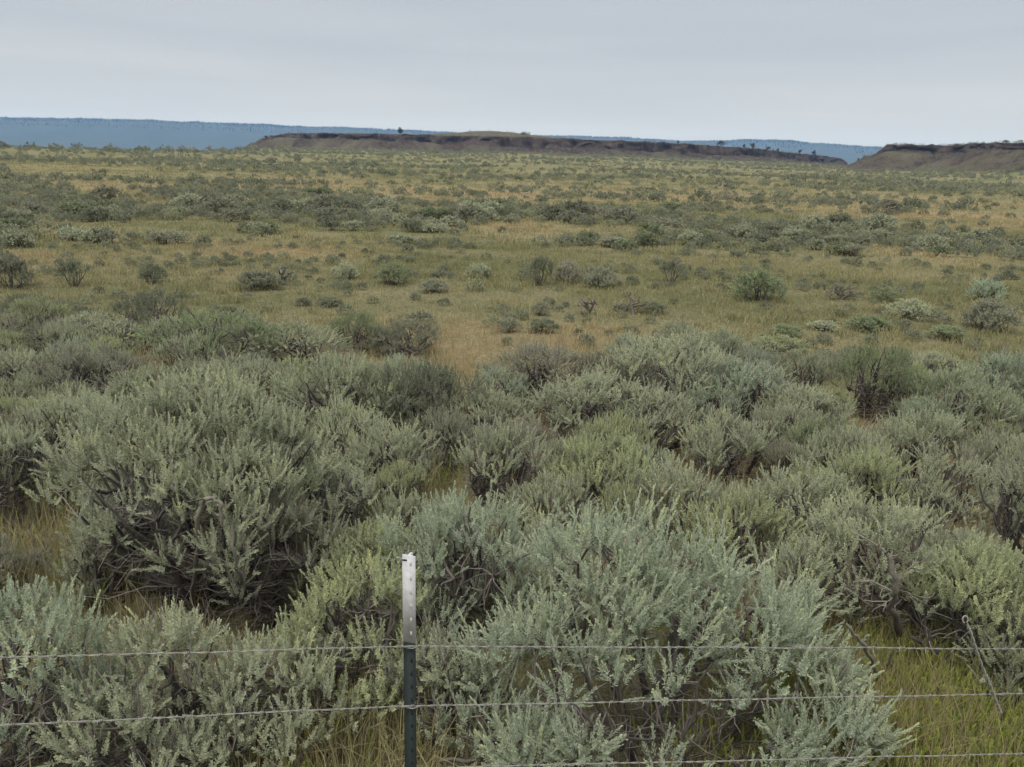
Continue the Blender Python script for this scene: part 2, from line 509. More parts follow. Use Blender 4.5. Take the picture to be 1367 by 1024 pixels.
def mesa(name, pts, toe_pix, label, cliff, back, seed, bulge=0.0):
    """pts: rim points (plan + height) left to right; a plateau, a basalt cliff and a talus slope below it"""
    rng = np.random.default_rng(seed)
    pts = np.array(pts); seg = np.r_[0, np.cumsum(np.linalg.norm(np.diff(pts[:, :2], axis=0), axis=1))]
    n = int(seg[-1] / 1.3); s = np.linspace(0, seg[-1], n)
    rim = np.stack([np.interp(s, seg, pts[:, c]) for c in range(3)], -1)
    ker = np.ones(15) / 15
    for c in range(2):
        pad = np.r_[[rim[0, c]] * 7, rim[:, c], [rim[-1, c]] * 7]; rim[:, c] = np.convolve(pad, ker, 'valid')
    tan = np.gradient(rim[:, :2], axis=0); tan /= np.linalg.norm(tan, axis=1)[:, None]
    out = np.stack([tan[:, 1], -tan[:, 0]], -1)           # towards the viewer
    radial = rim[:, :2] / np.linalg.norm(rim[:, :2], axis=1)[:, None]
    hcl = np.interp(s, seg, cliff)
    prof_t = np.linspace(0, 1, 22)
    rows, tones = [], []
    pxs = np.array([project(q_)[0] for q_ in rim]); bump = np.exp(-((pxs - 655) / 85) ** 2)
    bl = np.interp(s, seg, back)
    for f in (1.0, 0.75, 0.5, 0.3, 0.15, 0.06, 0.02):     # plateau, back to front
        p = rim[:, :2] + radial * (bl * f)[:, None]
        z = rim[:, 2] + bulge * np.sin(np.clip(f, 0, 1) * 2.4) * bump + (fbm(p[:, 0] / 14, p[:, 1] / 14, seed, 3) - 0.5) * 1.3 * min(1, f * 8)
        if f == 1.0: z = z - 0.5
        rows.append(np.c_[p, z]); tones.append(np.full(n, 0.0 if f > 0.03 else 0.5))
    jag = (fbm(s / 5, s * 0, seed + 3, 4) - 0.5)
    for t in prof_t:
        if t < 0.38:                                       # cliff, almost upright, with buttresses
            u = t / 0.38
            o = u * 1.6 + (fbm(s / 7, s * 0 + u * 1.5, seed + 5, 5) - 0.5) * 8.0 * (0.5 + u)
            z = rim[:, 2] + jag * 1.8 * (1 - u) - u * hcl * (0.25 + 1.4 * fbm(s / 13, s * 0, seed + 9, 4))
            tn = 0.66 + 0.75 * fbm(s / 9, s * 0 + u * 2, seed + 12, 3)
        else:
            u = (t - 0.38) / 0.62
            drop = (rim[:, 2] - hcl) + 6.0
            o = 1.6 + 3.0 + u * (rim[:, 2] * 2.0 + 6) + (fbm(s / 11, s * 0 + u * 2.2, seed + 6, 4) - 0.5) * 9 * (1 - 0.4 * u)
            z = rim[:, 2] - hcl - drop * (1 - (1 - u) ** 1.35) + (fbm(s / 6, s * 0 + u * 4, seed + 8, 4) - 0.5) * 2.4 * (1 - u)
            tn = np.clip(0.58 - u * 0.60 + (fbm(s / 12, s * 0 + u * 3, seed + 15, 4) - .5) * .7, 0, 1)
        p = rim[:, :2] + out * np.asarray(o).reshape(-1, 1)
        rows.append(np.c_[p, z]); tones.append(np.full(n, tn))
    V = np.stack(rows); m_ = len(rows)
    i = np.arange(m_ - 1)[:, None] * n; j = np.arange(n - 1)[None, :]
    q = np.stack([i + j, i + n + j, i + n + j + 1, i + j + 1], -1).reshape(-1, 4)
    g = Geo(); g.add(V.reshape(-1, 3), q, np.concatenate(tones))
    # close the ends and the back down to below the plain
    for e in (0, n - 1):
        cv = V[:, e]; bt = cv.copy(); bt[:, 2] = -46
        g.add(np.r_[cv, bt], [[a, a + 1, a + 1 + m_, a + m_] for a in range(m_ - 1)], 0.9)
    bk = V[0]; bt = bk.copy(); bt[:, 2] = -46
    g.add(np.r_[bk, bt], [[a, a + 1, a + 1 + n, a + n] for a in range(n - 1)], 0.6)
    o = g.build(name, M_ROCK)
    tag(o, label, 'mesa', kind='structure')
    return V


HM = 15.2
A_pix = [(318, 200.5, 4.6), (338, 194, 8.0), (352, 185.5, 11.2), (372, 179.5, 13.8), (400, 177.5, HM), (450, 178, HM), (520, 178.5, HM), (600, 181.5, HM), (690, 183, HM), (760, 185.5, HM), (850, 188.5, HM - .3), (930, 193, HM - .6),
         (1010, 198.5, HM - 1.2), (1060, 204.5, HM - 2.4), (1100, 208.5, HM - 3.2), (1122, 211.5, HM - 4.5), (1132, 217.5, HM - 8.0)]
A_rim = [rim_point(x, y, z) for x, y, z in A_pix]
A_cl = [0.6, 1.6, 2.0, 2.6, 3.4, 3.8, 4.5, 5.2, 6.0, 6.0, 6.0, 6.0, 6.0, 6.0, 6.0, 5.0, 3.0]
A_bk = [30, 40, 60, 90, 120, 150, 180, 190, 190, 190, 170, 130, 90, 60, 40, 25, 12]
VA = mesa('mesa', A_rim, None, 'long flat-topped mesa with a dark basalt rim across the middle of the horizon', A_cl, A_bk, 31, 6.5)
HB = 14.5
B_pix = [(1141, 221.5, 4.3), (1156, 214.5, 8.0), (1172, 206, 10.8), (1181, 198.5, 13.0), (1187, 193, HB), (1215, 193.2, HB), (1260, 194.5, HB), (1290, 193, HB), (1325, 190.5, HB), (1367, 190.5, HB), (1450, 190, HB), (1600, 192, HB), (1900, 196, HB)]
B_rim = [rim_point(x, y, z) for x, y, z in B_pix]
B_cl = [0.5, 1.2, 2.0, 3.2, 3.8, 4.0, 4.2, 3.8, 3.0, 3.0, 3.4, 3.4, 3.4]
B_bk = [12, 20, 35, 60, 90, 110, 120, 120, 120, 120, 120, 120, 120]
VB = mesa('mesa', B_rim, None, 'nearer flat-topped mesa with a brown talus slope at the right end of the horizon', B_cl, B_bk, 47)


# ------------------------------------------------ far forested ridge
RD = 4200.0
R_x = [-700, -300, 0, 100, 200, 300, 400, 500, 600, 700, 780, 830, 900, 960, 1000, 1050, 1100, 1170, 1260, 1400, 1700, 2100]
R_y = [150, 151, 154.5, 156, 158.5, 162, 166, 170, 174.5, 178, 179.5, 181.5, 185.5, 186, 184.2, 186, 189.5, 194, 198, 205, 218, 236]


def build_ridge():
    xs = np.linspace(-700, 2100, 561); ys = np.interp(xs, R_x, R_y)
    ds = np.array([ray(a, b) for a, b in zip(xs, ys)])
    hd = np.hypot(ds[:, 0], ds[:, 1])
    top = CAM + ds * (RD / hd)[:, None]
    az = np.arctan2(ds[:, 0], ds[:, 1])
    zc = top[:, 2] - 9 + (fbm(xs / 22, xs * 0, 77, 3) - 0.5) * 7
    rows = []
    for f, dr in ((-0.35, -1500), (-0.1, -1150), (0.15, -850), (0.45, -560), (0.72, -330), (0.9, -150), (0.98, -50), (1.0, 0), (0.97, 120), (0.8, 420), (0.3, 1000), (-0.3, 1600)):
        rr = RD + dr + (fbm(az * 22, az * 0 + dr / 300, 78, 3) - 0.5) * 160 * (abs(f) < 0.95)
        rows.append(np.stack([rr * np.sin(az), rr * np.cos(az), np.where(f >= 0, zc * f - 44 * (1 - f), -44 + f * 10 + xs * 0)], -1))
    V = np.stack(rows); m_, n = V.shape[:2]
    i = np.arange(m_ - 1)[:, None] * n; j = np.arange(n - 1)[None, :]
    q = np.stack([i + j, i + n + j, i + n + j + 1, i + j + 1], -1).reshape(-1, 4)
    g = Geo(); g.add(V.reshape(-1, 3), q[:, ::-1])
    tag(g.build('ridge', M_RIDGE, smooth=True), kind='structure')
    # conifers over its crest and face
    rng = np.random.default_rng(5); f = Geo()
    rowi = np.r_[rng.uniform(5.4, 7.4, 15000), rng.uniform(4.2, 5.4, 5000)]
    coli = rng.uniform(0, n - 1.001, len(rowi))
    a = np.floor(rowi).astype(int); b = np.floor(coli).astype(int); u = (rowi - a)[:, None]; v = (coli - b)[:, None]
    pos = (V[a, b] * (1 - u) + V[a + 1, b] * u) * (1 - v) + (V[a, b + 1] * (1 - u) + V[a + 1, b + 1] * u) * v
    hgt = rng.uniform(3, 8, len(pos)) * (0.6 + 0.8 * fbm(coli / 9, coli * 0, 12, 3)) * (1 + 0.4 * (rng.random(len(pos)) > 0.93)); wd = hgt * rng.uniform(0.20, 0.34, len(pos))
    for s in range(3):
        th = rng.uniform(0, 6.28, len(pos)) + s * 1.05
        cx, cy = np.cos(th), np.sin(th)
        for lo, hi, wr in ((0.0, 0.7, 1.0), (0.4, 1.0, 0.6)):
            q0 = pos + np.c_[cx * wd * wr, cy * wd * wr, hgt * lo]; q1 = pos - np.c_[cx * wd * wr, cy * wd * wr, -hgt * lo]
            q2 = pos + np.c_[-cx * wd * .12, -cy * wd * .12, hgt * hi]; q3 = pos + np.c_[cx * wd * .12, cy * wd * .12, hgt * hi]
            f.add(np.stack([q0, q1, q2, q3], 1).reshape(-1, 3), np.arange(len(pos) * 4).reshape(-1, 4), 0.5)
    tag(f.build('forest', M_FOREST), 'dark conifer forest along the crest of the far blue ridge', 'forest', kind='stuff')


build_ridge()

# ---------------------------------------------------------------- sagebrush: nearest, one by one
# (centre px, base py, top py, width px, lobes, skirt, gap, tint, options, label)
NB = [
 (865, 985, 702, 610, 13, 0.85, 0.00, 'b', dict(flen=.125, dens=46, tops=.6, upright=.66, cl=[(-.36,.1,.78,.30),(-.12,.2,.80,.27),(-.22,-.1,.70,.26),(.16,.15,.72,.27),(.38,.05,.66,.26),(-.58,-.1,.50,.27),(-.74,0,.28,.24),(-.3,-.4,.45,.27),(.1,-.35,.42,.26),(.05,-.1,.6,.26),(.5,-.15,.48,.26),(.72,.0,.34,.26),(.45,-.45,.24,.22),(-.55,-.45,.2,.22),(-.1,-.6,.16,.22),(.84,.1,.28,.22),(.25,-.55,.2,.2),(.80,-.3,.20,.23),(.92,-.2,.13,.18),(.6,.25,.45,.26),(-.85,-.25,.15,.2)]), 'largest pale sagebrush filling the bottom middle, right of the white-topped post'),
 (45, 1010, 785, 290, 8, 0.9, 0.0, 'b', dict(flen=.12, upright=.85), 'tall pale blue-green sagebrush at the bottom left edge behind the wires'),
 (235, 1020, 815, 290, 8, 0.9, 0.0, 's', dict(flen=.12, upright=.85), 'silvery sagebrush between the bottom left corner bush and the yellowish one by the post'),
 (370, 1000, 845, 220, 7, 0.85, 0.0, 's', dict(flen=.118, upright=.85), 'smaller sagebrush with upright plumes crossed by the wires left of the post'),
 (480, 930, 745, 220, 8, 0.8, 0.0, 'y', dict(flen=.118, upright=.85), 'yellowish green sagebrush just left of the white post top'),
 (600, 975, 830, 170, 6, 0.9, 0.0, 's', dict(flen=.118), 'low sagebrush tucked behind the dark part of the fence post'),
 (612, 850, 655, 240, 8, 0.6, 0.0, 'b', dict(flen=.118, upright=.8), 'rounded pale sagebrush directly above the white post top'),
 (1290, 905, 718, 235, 9, 0.5, 0.07, 'y', dict(flen=.12, upright=.85), 'bright sagebrush on a bare dark trunk at the lower right'),
 (1365, 945, 800, 170, 7, 0.85, 0.0, 's', dict(flen=.118), 'pale sagebrush cut by the right edge beside the twisted stay'),
 (1165, 850, 668, 250, 8, 0.3, 0.12, 's', dict(dead=.35), 'open sagebrush with a pale twisted bare trunk, behind the top wire at right'),
 (1065, 850, 700, 170, 6, 0.6, 0.0, 's', dict(), 'greenish sagebrush over the tan grass right of the largest bush'),
 (1350, 800, 600, 150, 7, 0.6, 0.0, 's', dict(), 'tall sagebrush at the right edge above the bright one'),
 (265, 800, 497, 390, 15, 0.4, 0.09, 's', dict(dead=.2, dens=46), 'biggest sagebrush on the left, broad crown over a dark hollow of bare limbs'),
 (370, 825, 655, 210, 7, 0.3, 0.10, 'a', dict(dead=.6, dens=36), 'thin grey sagebrush with many bare pale twigs in front of the big left bush'),
 (140, 800, 690, 110, 5, 0.8, 0.0, 's', dict(upright=.9), 'small upright pale sagebrush in front of the big left bush'),
 (445, 760, 600, 150, 6, 0.5, 0.0, 's', dict(dead=.3), 'sagebrush right of the dark hollow of the big left bush'),
 (20, 705, 560, 130, 6, 0.3, 0.1, 's', dict(dead=.4), 'sagebrush with dark twisted stems at the left edge'),
 (85, 690, 620, 90, 5, 0.4, 0.05, 'y', dict(), 'small yellowish sagebrush above the dark fallen branch'),
 (105, 650, 515, 170, 7, 0.5, 0.0, 's', dict(), 'round silvery sagebrush up left of the big left bush'),
 (525, 660, 560, 150, 6, 0.6, 0.0, 's', dict(), 'compact sagebrush in the green hollow left of centre'),
 (665, 690, 560, 150, 7, 0.3, 0.08, 's', dict(dead=.3), 'sagebrush with a dark open centre in the middle of the picture'),
 (800, 690, 578, 180, 7, 0.4, 0.12, 'y', dict(), 'bright green-tipped sagebrush above the largest bush'),
 (885, 720, 612, 150, 6, 0.5, 0.0, 's', dict(), 'sagebrush right beside the bright green-tipped one'),
 (980, 770, 650, 170, 7, 0.6, 0.0, 'y', dict(), 'greenish sagebrush behind the right half of the largest bush'),
 (1060, 730, 615, 160, 6, 0.6, 0.0, 's', dict(), 'grey-green sagebrush two bushes left of the yellow-tipped one'),
 (1150, 720, 598, 140, 6, 0.6, 0.0, 'y', dict(upright=.85), 'tall sagebrush with yellow-green tips right of centre'),
 (1245, 690, 590, 150, 6, 0.6, 0.0, 's', dict(), 'sagebrush right of the yellow-tipped one'),
 (725, 790, 690, 120, 6, 0.7, 0.0, 's', dict(dead=.3), 'dull sagebrush left behind the largest bush'),
 (540, 740, 655, 110, 5, 0.5, 0.0, 's', dict(), 'small sagebrush left above the rounded pale one'),
 (965, 640, 545, 150, 6, 0.5, 0.0, 's', dict(dead=.3), 'sagebrush with a shaded purple-grey underside right of centre'),
 (1100, 640, 553, 140, 6, 0.6, 0.0, 'g', dict(), 'dull green sagebrush below the tall dark one at right'),
 (1225, 640, 548, 150, 7, 0.5, 0.0, 's', dict(), 'domed sagebrush with a dark base below right of the tall dark one'),
 (1345, 640, 575, 110, 5, 0.6, 0.0, 's', dict(), 'sagebrush near the right edge beside the domed one'),
 (590, 625, 545, 110, 5, 0.6, 0.0, 'a', dict(), 'grey sagebrush above the middle opening'),
 (360, 640, 560, 130, 5, 0.5, 0.0, 's', dict(), 'sagebrush merging into the right shoulder of the big left bush'),
]
MBS = [
 (1165, 560, 458, 105, 6, 0.3, 0.15, 'g', 'tall dark green sagebrush on a bare trunk at the edge of the grass'),
 (1280, 585, 488, 130, 7, 0.6, 0.0, 's', 'broad sagebrush right of the tall dark green one'),
 (1345, 560, 470, 120, 6, 0.6, 0.0, 'b', 'pale sagebrush at the right edge bordering the grass'),
 (895, 555, 448, 170, 9, 0.5, 0.0, 's', 'wide sagebrush in the upper right thicket bordering the grass'),
 (985, 565, 478, 150, 8, 0.5, 0.0, 'b', 'pale rounded sagebrush in the upper right thicket'),
 (1060, 590, 510, 120, 6, 0.5, 0.0, 's', 'sagebrush at the right end of the upper right thicket'),
 (725, 540, 458, 150, 8, 0.5, 0.0, 'a', 'greyish sagebrush beside the tan grass in the middle'),
 (790, 590, 495, 160, 8, 0.5, 0.0, 's', 'sagebrush in front of the greyish one beside the tan grass'),
 (870, 600, 520, 120, 6, 0.5, 0.0, 's', 'smaller sagebrush in front of the wide thicket bush'),
 (560, 590, 478, 150, 8, 0.45, 0.0, 'd', 'large sagebrush with a dark twiggy base left of the tan grass'),
 (460, 590, 470, 160, 9, 0.5, 0.0, 's', 'broad sagebrush behind the right shoulder of the big left bush'),
 (285, 500, 415, 160, 9, 0.35, 0.1, 'g', 'prominent dark-hearted sagebrush at upper left, edge of the clearing'),
 (540, 472, 430, 95, 6, 0.4, 0.0, 'd', 'dark grey sagebrush at the clearing edge left of centre'),
 (475, 465, 415, 75, 5, 0.4, 0.0, 'g', 'small upright dark sagebrush left of the dark grey one'),
 (390, 490, 430, 130, 7, 0.5, 0.0, 's', 'sagebrush right of the prominent dark-hearted one'),
 (205, 455, 388, 100, 6, 0.5, 0.0, 'd', 'round sagebrush upper left above the tan gap'),
 (40, 440, 392, 100, 6, 0.3, 0.1, 'd', 'sagebrush with a dark crooked stem near the left edge'),
 (120, 540, 455, 130, 7, 0.5, 0.0, 'a', 'grey sagebrush left of the tan gap'),
 (25, 535, 465, 110, 6, 0.5, 0.0, 's', 'sagebrush at the left edge above the dark-stemmed one'),
 (200, 560, 490, 110, 6, 0.5, 0.0, 's', 'upright silvery sagebrush between the tan gap and the big left bush'),
 (330, 560, 475, 140, 7, 0.5, 0.0, 's', 'sagebrush directly behind the big left bush'),
 (130, 470, 415, 110, 6, 0.5, 0.0, 's', 'sagebrush behind the grey one left of the tan gap'),
 (80, 475, 425, 80, 5, 0.5, 0.0, 'a', 'small grey sagebrush below the crooked-stemmed one'),
 (1110, 500, 470, 60, 4, 0.6, 0.0, 'a', 'low brownish sagebrush left of the tall dark green one'),
 (650, 590, 520, 110, 6, 0.6, 0.0, 's', 'sagebrush between the tan grass and the picture centre'),
 (1040, 470, 447, 70, 5, 0.6, 0.0, 'y', 'low yellow-green sagebrush behind the upper right thicket'),
 (940, 480, 445, 100, 6, 0.6, 0.0, 's', 'low sagebrush on the back edge of the upper right thicket'),
 (1240, 510, 468, 80, 5, 0.6, 0.0, 's', 'small sagebrush right behind the tall dark green one'),
]
CL = [   # out in the grass clearing
 (1010, 400, 361, 68, 6, 0.5, 0.0, 'g', 'round dark sagebrush standing alone in the grass at right'),
 (1180, 403, 384, 42, 5, 0.7, 0.0, 'g', 'low green sagebrush in the grass right of the dead brown shrub'),
 (1312, 402, 373, 46, 5, 0.5, 0.0, 'b', 'pale upright sagebrush in the grass near the right edge'),
 (1318, 440, 402, 66, 5, 0.6, 0.0, 'a', 'grey sagebrush in front of the pale upright one near the right edge'),
 (1215, 424, 400, 60, 5, 0.6, 0.0, 's', 'low spreading sagebrush in the grass left of the grey one'),
 (720, 381, 343, 40, 5, 0.3, 0.1, 'd', 'upright dark sagebrush in the middle of the grass clearing'),
 (757, 378, 350, 38, 4, 0.5, 0.0, 'a', 'grey sagebrush touching the right of the upright dark one'),
 (802, 384, 357, 46, 5, 0.4, 0.0, 'a', 'greyish brown sagebrush right of the middle pair in the clearing'),
 (896, 378, 345, 42, 5, 0.3, 0.1, 'd', 'dark spreading sagebrush with visible stems, right of the clearing middle'),
 (345, 385, 362, 62, 6, 0.5, 0.0, 'd', 'wide dark sagebrush beside the dead stump at left'),
 (100, 382, 345, 50, 5, 0.4, 0.05, 'd', 'dark sagebrush in the left part of the clearing'),
 (14, 385, 340, 60, 6, 0.4, 0.0, 'd', 'dark sagebrush at the left edge of the clearing'),
 (525, 380, 352, 44, 5, 0.5, 0.0, 'g', 'green sagebrush at the left centre of the clearing'),
 (580, 390, 372, 40, 5, 0.6, 0.0, 'a', 'brownish low sagebrush right of the green one, left centre'),
 (725, 443, 425, 44, 5, 0.6, 0.0, 'd', 'low dark sagebrush near the front of the clearing, below the grey tuft'),
 (680, 443, 424, 32, 4, 0.6, 0.0, 'a', 'small brown sagebrush left of the low dark one at the clearing front'),
 (722, 421, 402, 24, 4, 0.6, 0.0, 'a', 'small grey tuft of sagebrush alone in the clearing front'),
 (870, 418, 402, 40, 4, 0.6, 0.0, 'd', 'low sagebrush just right of the leaning bare snag'),
 (830, 417, 404, 28, 4, 0.6, 0.0, 'a', 'low grey sagebrush between the two bare snags'),
 (405, 408, 397, 22, 4, 0.6, 0.0, 'd', 'small dark sagebrush in the clearing below the dead stump'),
 (440, 409, 396, 34, 4, 0.6, 0.0, 'd', 'low dark sagebrush right of the small one below the stump'),
 (1050, 448, 434, 44, 4, 0.8, 0.0, 'g', 'low green sagebrush at the near edge of the right clearing'),
 (1160, 440, 422, 60, 5, 0.8, 0.0, 'g', 'flat green sagebrush in the grass above the tall dark green one'),
 (1265, 452, 434, 50, 4, 0.8, 0.0, 'g', 'low sagebrush in grass near the right edge thicket'),
 (460, 372, 352, 36, 4, 0.6, 0.0, 's', 'small pale sagebrush between the stump and the green sagebrush'),
 (205, 378, 352, 36, 4, 0.4, 0.0, 'd', 'thin dark sagebrush left of the wide dark one'),
 (640, 372, 352, 34, 4, 0.6, 0.0, 's', 'small sagebrush left of the upright dark one in the clearing'),
 (1100, 440, 428, 40, 4, 0.8, 0.0, 's', 'low sagebrush left of the flat green one'),
]
taken = []      # (x, y, radius)
GRP = {'near': 'sagebrush of the near thicket', 'clear': 'sagebrush scattered in the grass clearing', 'strip': 'sagebrush of the dense strip beyond the clearing'}


def fit(px, by, ty, w):
    """world base, radius and height of a bush from its outline in the photograph"""
    b = G(px, by); b[2] = gz(b[0], b[1])
    _, _, dep = project(b)
    R = w * 0.5 * dep / F
    lo, hi = 0.1, 3.0
    for _ in range(25):
        mid = (lo + hi) / 2
        if project(b + np.array([0, R * 0.25, mid]))[1] > ty: lo = mid
        else: hi = mid
    return b, R, lo, dep


for k, (px, by, ty, w, lb, sk, gap, tn, opt, label) in enumerate(NB):
    b, R, hh, dep = fit(px, by, ty, w)
    o = dict(dens=42, per=9, flen=.118, dead=.12, upright=.80); o.update(opt)
    d = meshes_of(make_sage(100 + k, R * 0.95, hh * 0.97, lb, skirt=sk, gap=gap, **o))
    bush_from(d, 'sagebrush', b, 0, (1, 1, 1), np.array(TINTS[tn]), label, GRP['near'])
    taken.append((b[0], b[1], R))

PROTO_N = [meshes_of(make_sage(300 + k, 0.62, 0.80, 8, 36, 'near', skirt=[.6, .35, .85, .6, .3, .8][k], gap=[0, .08, 0, 0, .05, 0][k], per=9, flen=.115, dead=[.1, .3, .1, .15, .25, .1][k], upright=[.75, .7, .85, .65, .75, .8][k])) for k in range(6)]
PROTO_M = [meshes_of(make_sage(400 + k, 0.60, 0.72, 7, 40, 'mid', skirt=[.7, .4, .8, .6, .35][k], gap=[0, .06, 0, 0, .05][k], flen=.15, per=5)) for k in range(5)]
rr = np.random.default_rng(99)


def place(data, R0, H0, px, by, ty, w, tn, label, grp):
    b, R, hh, dep = fit(px, by, ty, w)
    jit = 1 + rr.normal(size=3) * 0.05
    bush_from(data, 'sagebrush', b, rr.random() * 6.28, (R / R0, R / R0, hh / H0), np.array(TINTS[tn]) * jit[0] * (1 + (jit - 1) * .25), label, grp)
    taken.append((b[0], b[1], R))


for k, (px, by, ty, w, lb, sk, gap, tn, label) in enumerate(MBS):
    pk = [1, 4][k % 2] if gap > 0 else [0, 2, 3, 5][k % 4]
    place(PROTO_N[pk], 0.62, 0.80, px, by, ty, w * 1.18, tn, label, GRP['near'])
for k, (px, by, ty, w, lb, sk, gap, tn, label) in enumerate(CL):
    pk = [1, 4][k % 2] if gap > 0 else [0, 2, 3][k % 3]
    place(PROTO_M[pk], 0.60, 0.72, px, by, ty, w, tn, label, GRP['clear'])

# gaps of the near thicket: smaller bushes between the ones above, each told by what stands next to it
near_names = [(e[0], e[2], e[9]) for e in NB] + [(e[0], e[2], e[8]) for e in MBS]
SHORT = {}


def free(x, y, R, k=0.75):
    for a, b, c in taken:
        if (a - x) ** 2 + (b - y) ** 2 < (k * (c + R)) ** 2: return False
    return True


OPEN = [(30, 730, 70, 45), (205, 500, 45, 25), (620, 480, 60, 40), (450, 980, 70, 60), (1290, 980, 120, 70), (1090, 810, 55, 50), (560, 640, 30, 20), (1080, 470, 60, 18), (1180, 590, 40, 25), (90, 450, 30, 15)]     # grass shows here
fill = []
for _ in range(12000):
    if len(fill) >= 104: break
    px = rr.uniform(-60, 1430); by = 455 + 400 * rr.random() ** 1.6
    edge = np.interp(px, [0, 250, 420, 600, 660, 700, 880, 1000, 1100, 1367], [430, 440, 470, 520, 560, 500, 480, 480, 520, 520])
    if by < edge + 12: continue
    if any(abs(px - a) < c and abs(by - b) < d for a, b, c, d in OPEN): continue
    g = G(px, by); R = rr.uniform(0.24, 0.50)
    if not free(g[0], g[1], R, 0.52): continue
    fill.append((px, by, R)); taken.append((g[0], g[1], R))

LM = [('the white post top', 547, 790), ('the largest pale bush', 860, 850), ('the big left bush', 265, 650), ('the tall dark green bush', 1165, 505),
      ('the bright bush on a trunk', 1290, 800), ('the dark-hearted bush', 285, 455), ('the tan grass gap', 620, 480), ('the bright green-tipped bush', 800, 630),
      ('the twisted pale trunk', 1185, 770), ('the wide thicket bush', 895, 500), ('the domed bush at right', 1225, 590), ('the rounded pale bush', 612, 740),
      ('the dark fallen branch', 60, 715), ('the dark grey clearing-edge bush', 540, 450), ('the dark-stemmed left edge bush', 20, 640), ('the crooked-stemmed bush', 40, 420), ('the bottom left corner bush', 45, 880),
      ('the round silvery left bush', 105, 580), ('the tall right edge bush', 1350, 700), ('the pale grass-edge bush far right', 1345, 515), ('the yellow-tipped bush', 1150, 650),
      ('the compact bush left of centre', 525, 610), ('the dark-centred middle bush', 665, 620)]
ORD = ['', 'second', 'third', 'fourth', 'fifth', 'sixth', 'seventh', 'eighth', 'ninth', 'tenth', 'eleventh', 'twelfth', 'thirteenth', 'fourteenth', 'fifteenth']
buckets = {}
for px, by, R in fill:
    g = G(px, by); hh = R * rr.uniform(1.2, 1.6)
    top = project(g + np.array([0, 0, hh]))
    cx, cy = px, (by + top[1]) / 2
    nm, lx, ly = min(LM, key=lambda l: (l[1] - cx) ** 2 + (1.5 * (l[2] - cy)) ** 2)
    dx, dy = cx - lx, cy - ly
    side = ('right of' if dx > 0 else 'left of') if abs(dx) > abs(dy) * 1.2 else ('in front of' if dy > 0 else 'behind')
    tn = 'ssayb'[rr.integers(0, 5)]
    buckets.setdefault((nm, side), []).append((math.hypot(dx, dy), px, by, R, hh, tn))
TW = dict(s='silvery', a='greyish', y='yellow-green', b='pale', d='dark', g='green')
for (nm, side), items in buckets.items():
    items.sort()
    for i, (dd, px, by, R, hh, tn) in enumerate(items):
        b = G(px, by); b[2] = gz(b[0], b[1])
        lab = 'small %s sagebrush %s %s' % (TW[tn], side, nm) + ('' if i == 0 else ', %s one out' % ORD[min(i, 14)])
        k = rr.integers(0, 6)
        bush_from(PROTO_N[k], 'sagebrush', b, rr.random() * 6.28, (R / 0.62, R / 0.62, hh / 0.80), np.array(TINTS[tn]) * (1 + rr.normal() * 0.06), lab, GRP['near'])
n_ind = len(NB) + len(MBS) + len(CL) + len(fill)

# ---------------------------------------------------------------- sagebrush farther out
PROTO_F = []
for k in range(6):
    br, fo = make_sage(500 + k, 0.60, [0.66, 0.6, 0.72, 0.62, 0.7, 0.58][k], 7, 36, 'far', skirt=[.7, .4, .8, .6, .35, .8][k], gap=[0, .04, 0, 0, .03, 0][k], flen=.17, per=3)
    PROTO_F.append(meshes_of((br, fo)))

cand = []
for r_lo, r_hi, cell in ((26, 82, 0.78), (82, 180, 1.7), (180, 470, 2.7)):
    xs = np.arange(-r_hi * 0.75, r_hi * 0.75, cell); ys = np.arange(r_lo * 0.75, r_hi, cell)
    X, Y = np.meshgrid(xs, ys); X = (X + rr.uniform(-.48, .48, X.shape) * cell).ravel(); Y = (Y + rr.uniform(-.48, .48, Y.shape) * cell).ravel()
    rad = np.hypot(X, Y); az = np.arctan2(X, Y)
    ok = (rad >= r_lo) & (rad < r_hi) & (np.abs(az) < 0.66); X, Y, rad, az = X[ok], Y[ok], rad[ok], az[ok]
    n = fbm(X / 6.5, Y / 5.0, 61, 3); nb_ = fbm(X / 30, Y / 22, 62, 3)
    u = 0.5 + az / 1.14
    r_out = np.interp(u, [0, .2, .33, .42, .6, .8, 1], [70, 66, 58, 48, 46, 46, 40]) + (nb_ - .5) * 20
    r_in = np.interp(u, [0, .3, .5, .7, .85, 1], [27, 27.5, 28, 29, 30, 32]) + (n - .5) * 5
    p = np.where((rad > r_in) & (rad < r_out), 0.80 * sstep(0.28, 0.50, n), 0.05)
    p = np.where((rad >= r_out) & (rad < 105), 0.30 * sstep(.42, .6, nb_ * .5 + n * .5) + 0.03, p)
    p = np.where(rad >= 105, 0.07 + 0.72 * sstep(.45, .60, nb_ * .65 + n * .35), p)
    p = np.where(rad > 180, p * 0.85 + 0.12, p)
    rt = np.interp(az, AZ, R_TOE)
    acc = (rr.random(len(p)) < p) & (rad < rt + 35)
    R = rr.uniform(0.24, 0.50, len(p)) * np.interp(rad, [26, 60, 120, 340], [1.0, 1.0, 1.1, 1.35]) * (1 + 0.7 * (rr.random(len(p)) > 0.93))
    R = np.where(p < 0.051, R * 0.7, R)
    cand += list(zip(X[acc], Y[acc], R[acc], rad[acc], az[acc], n[acc]))
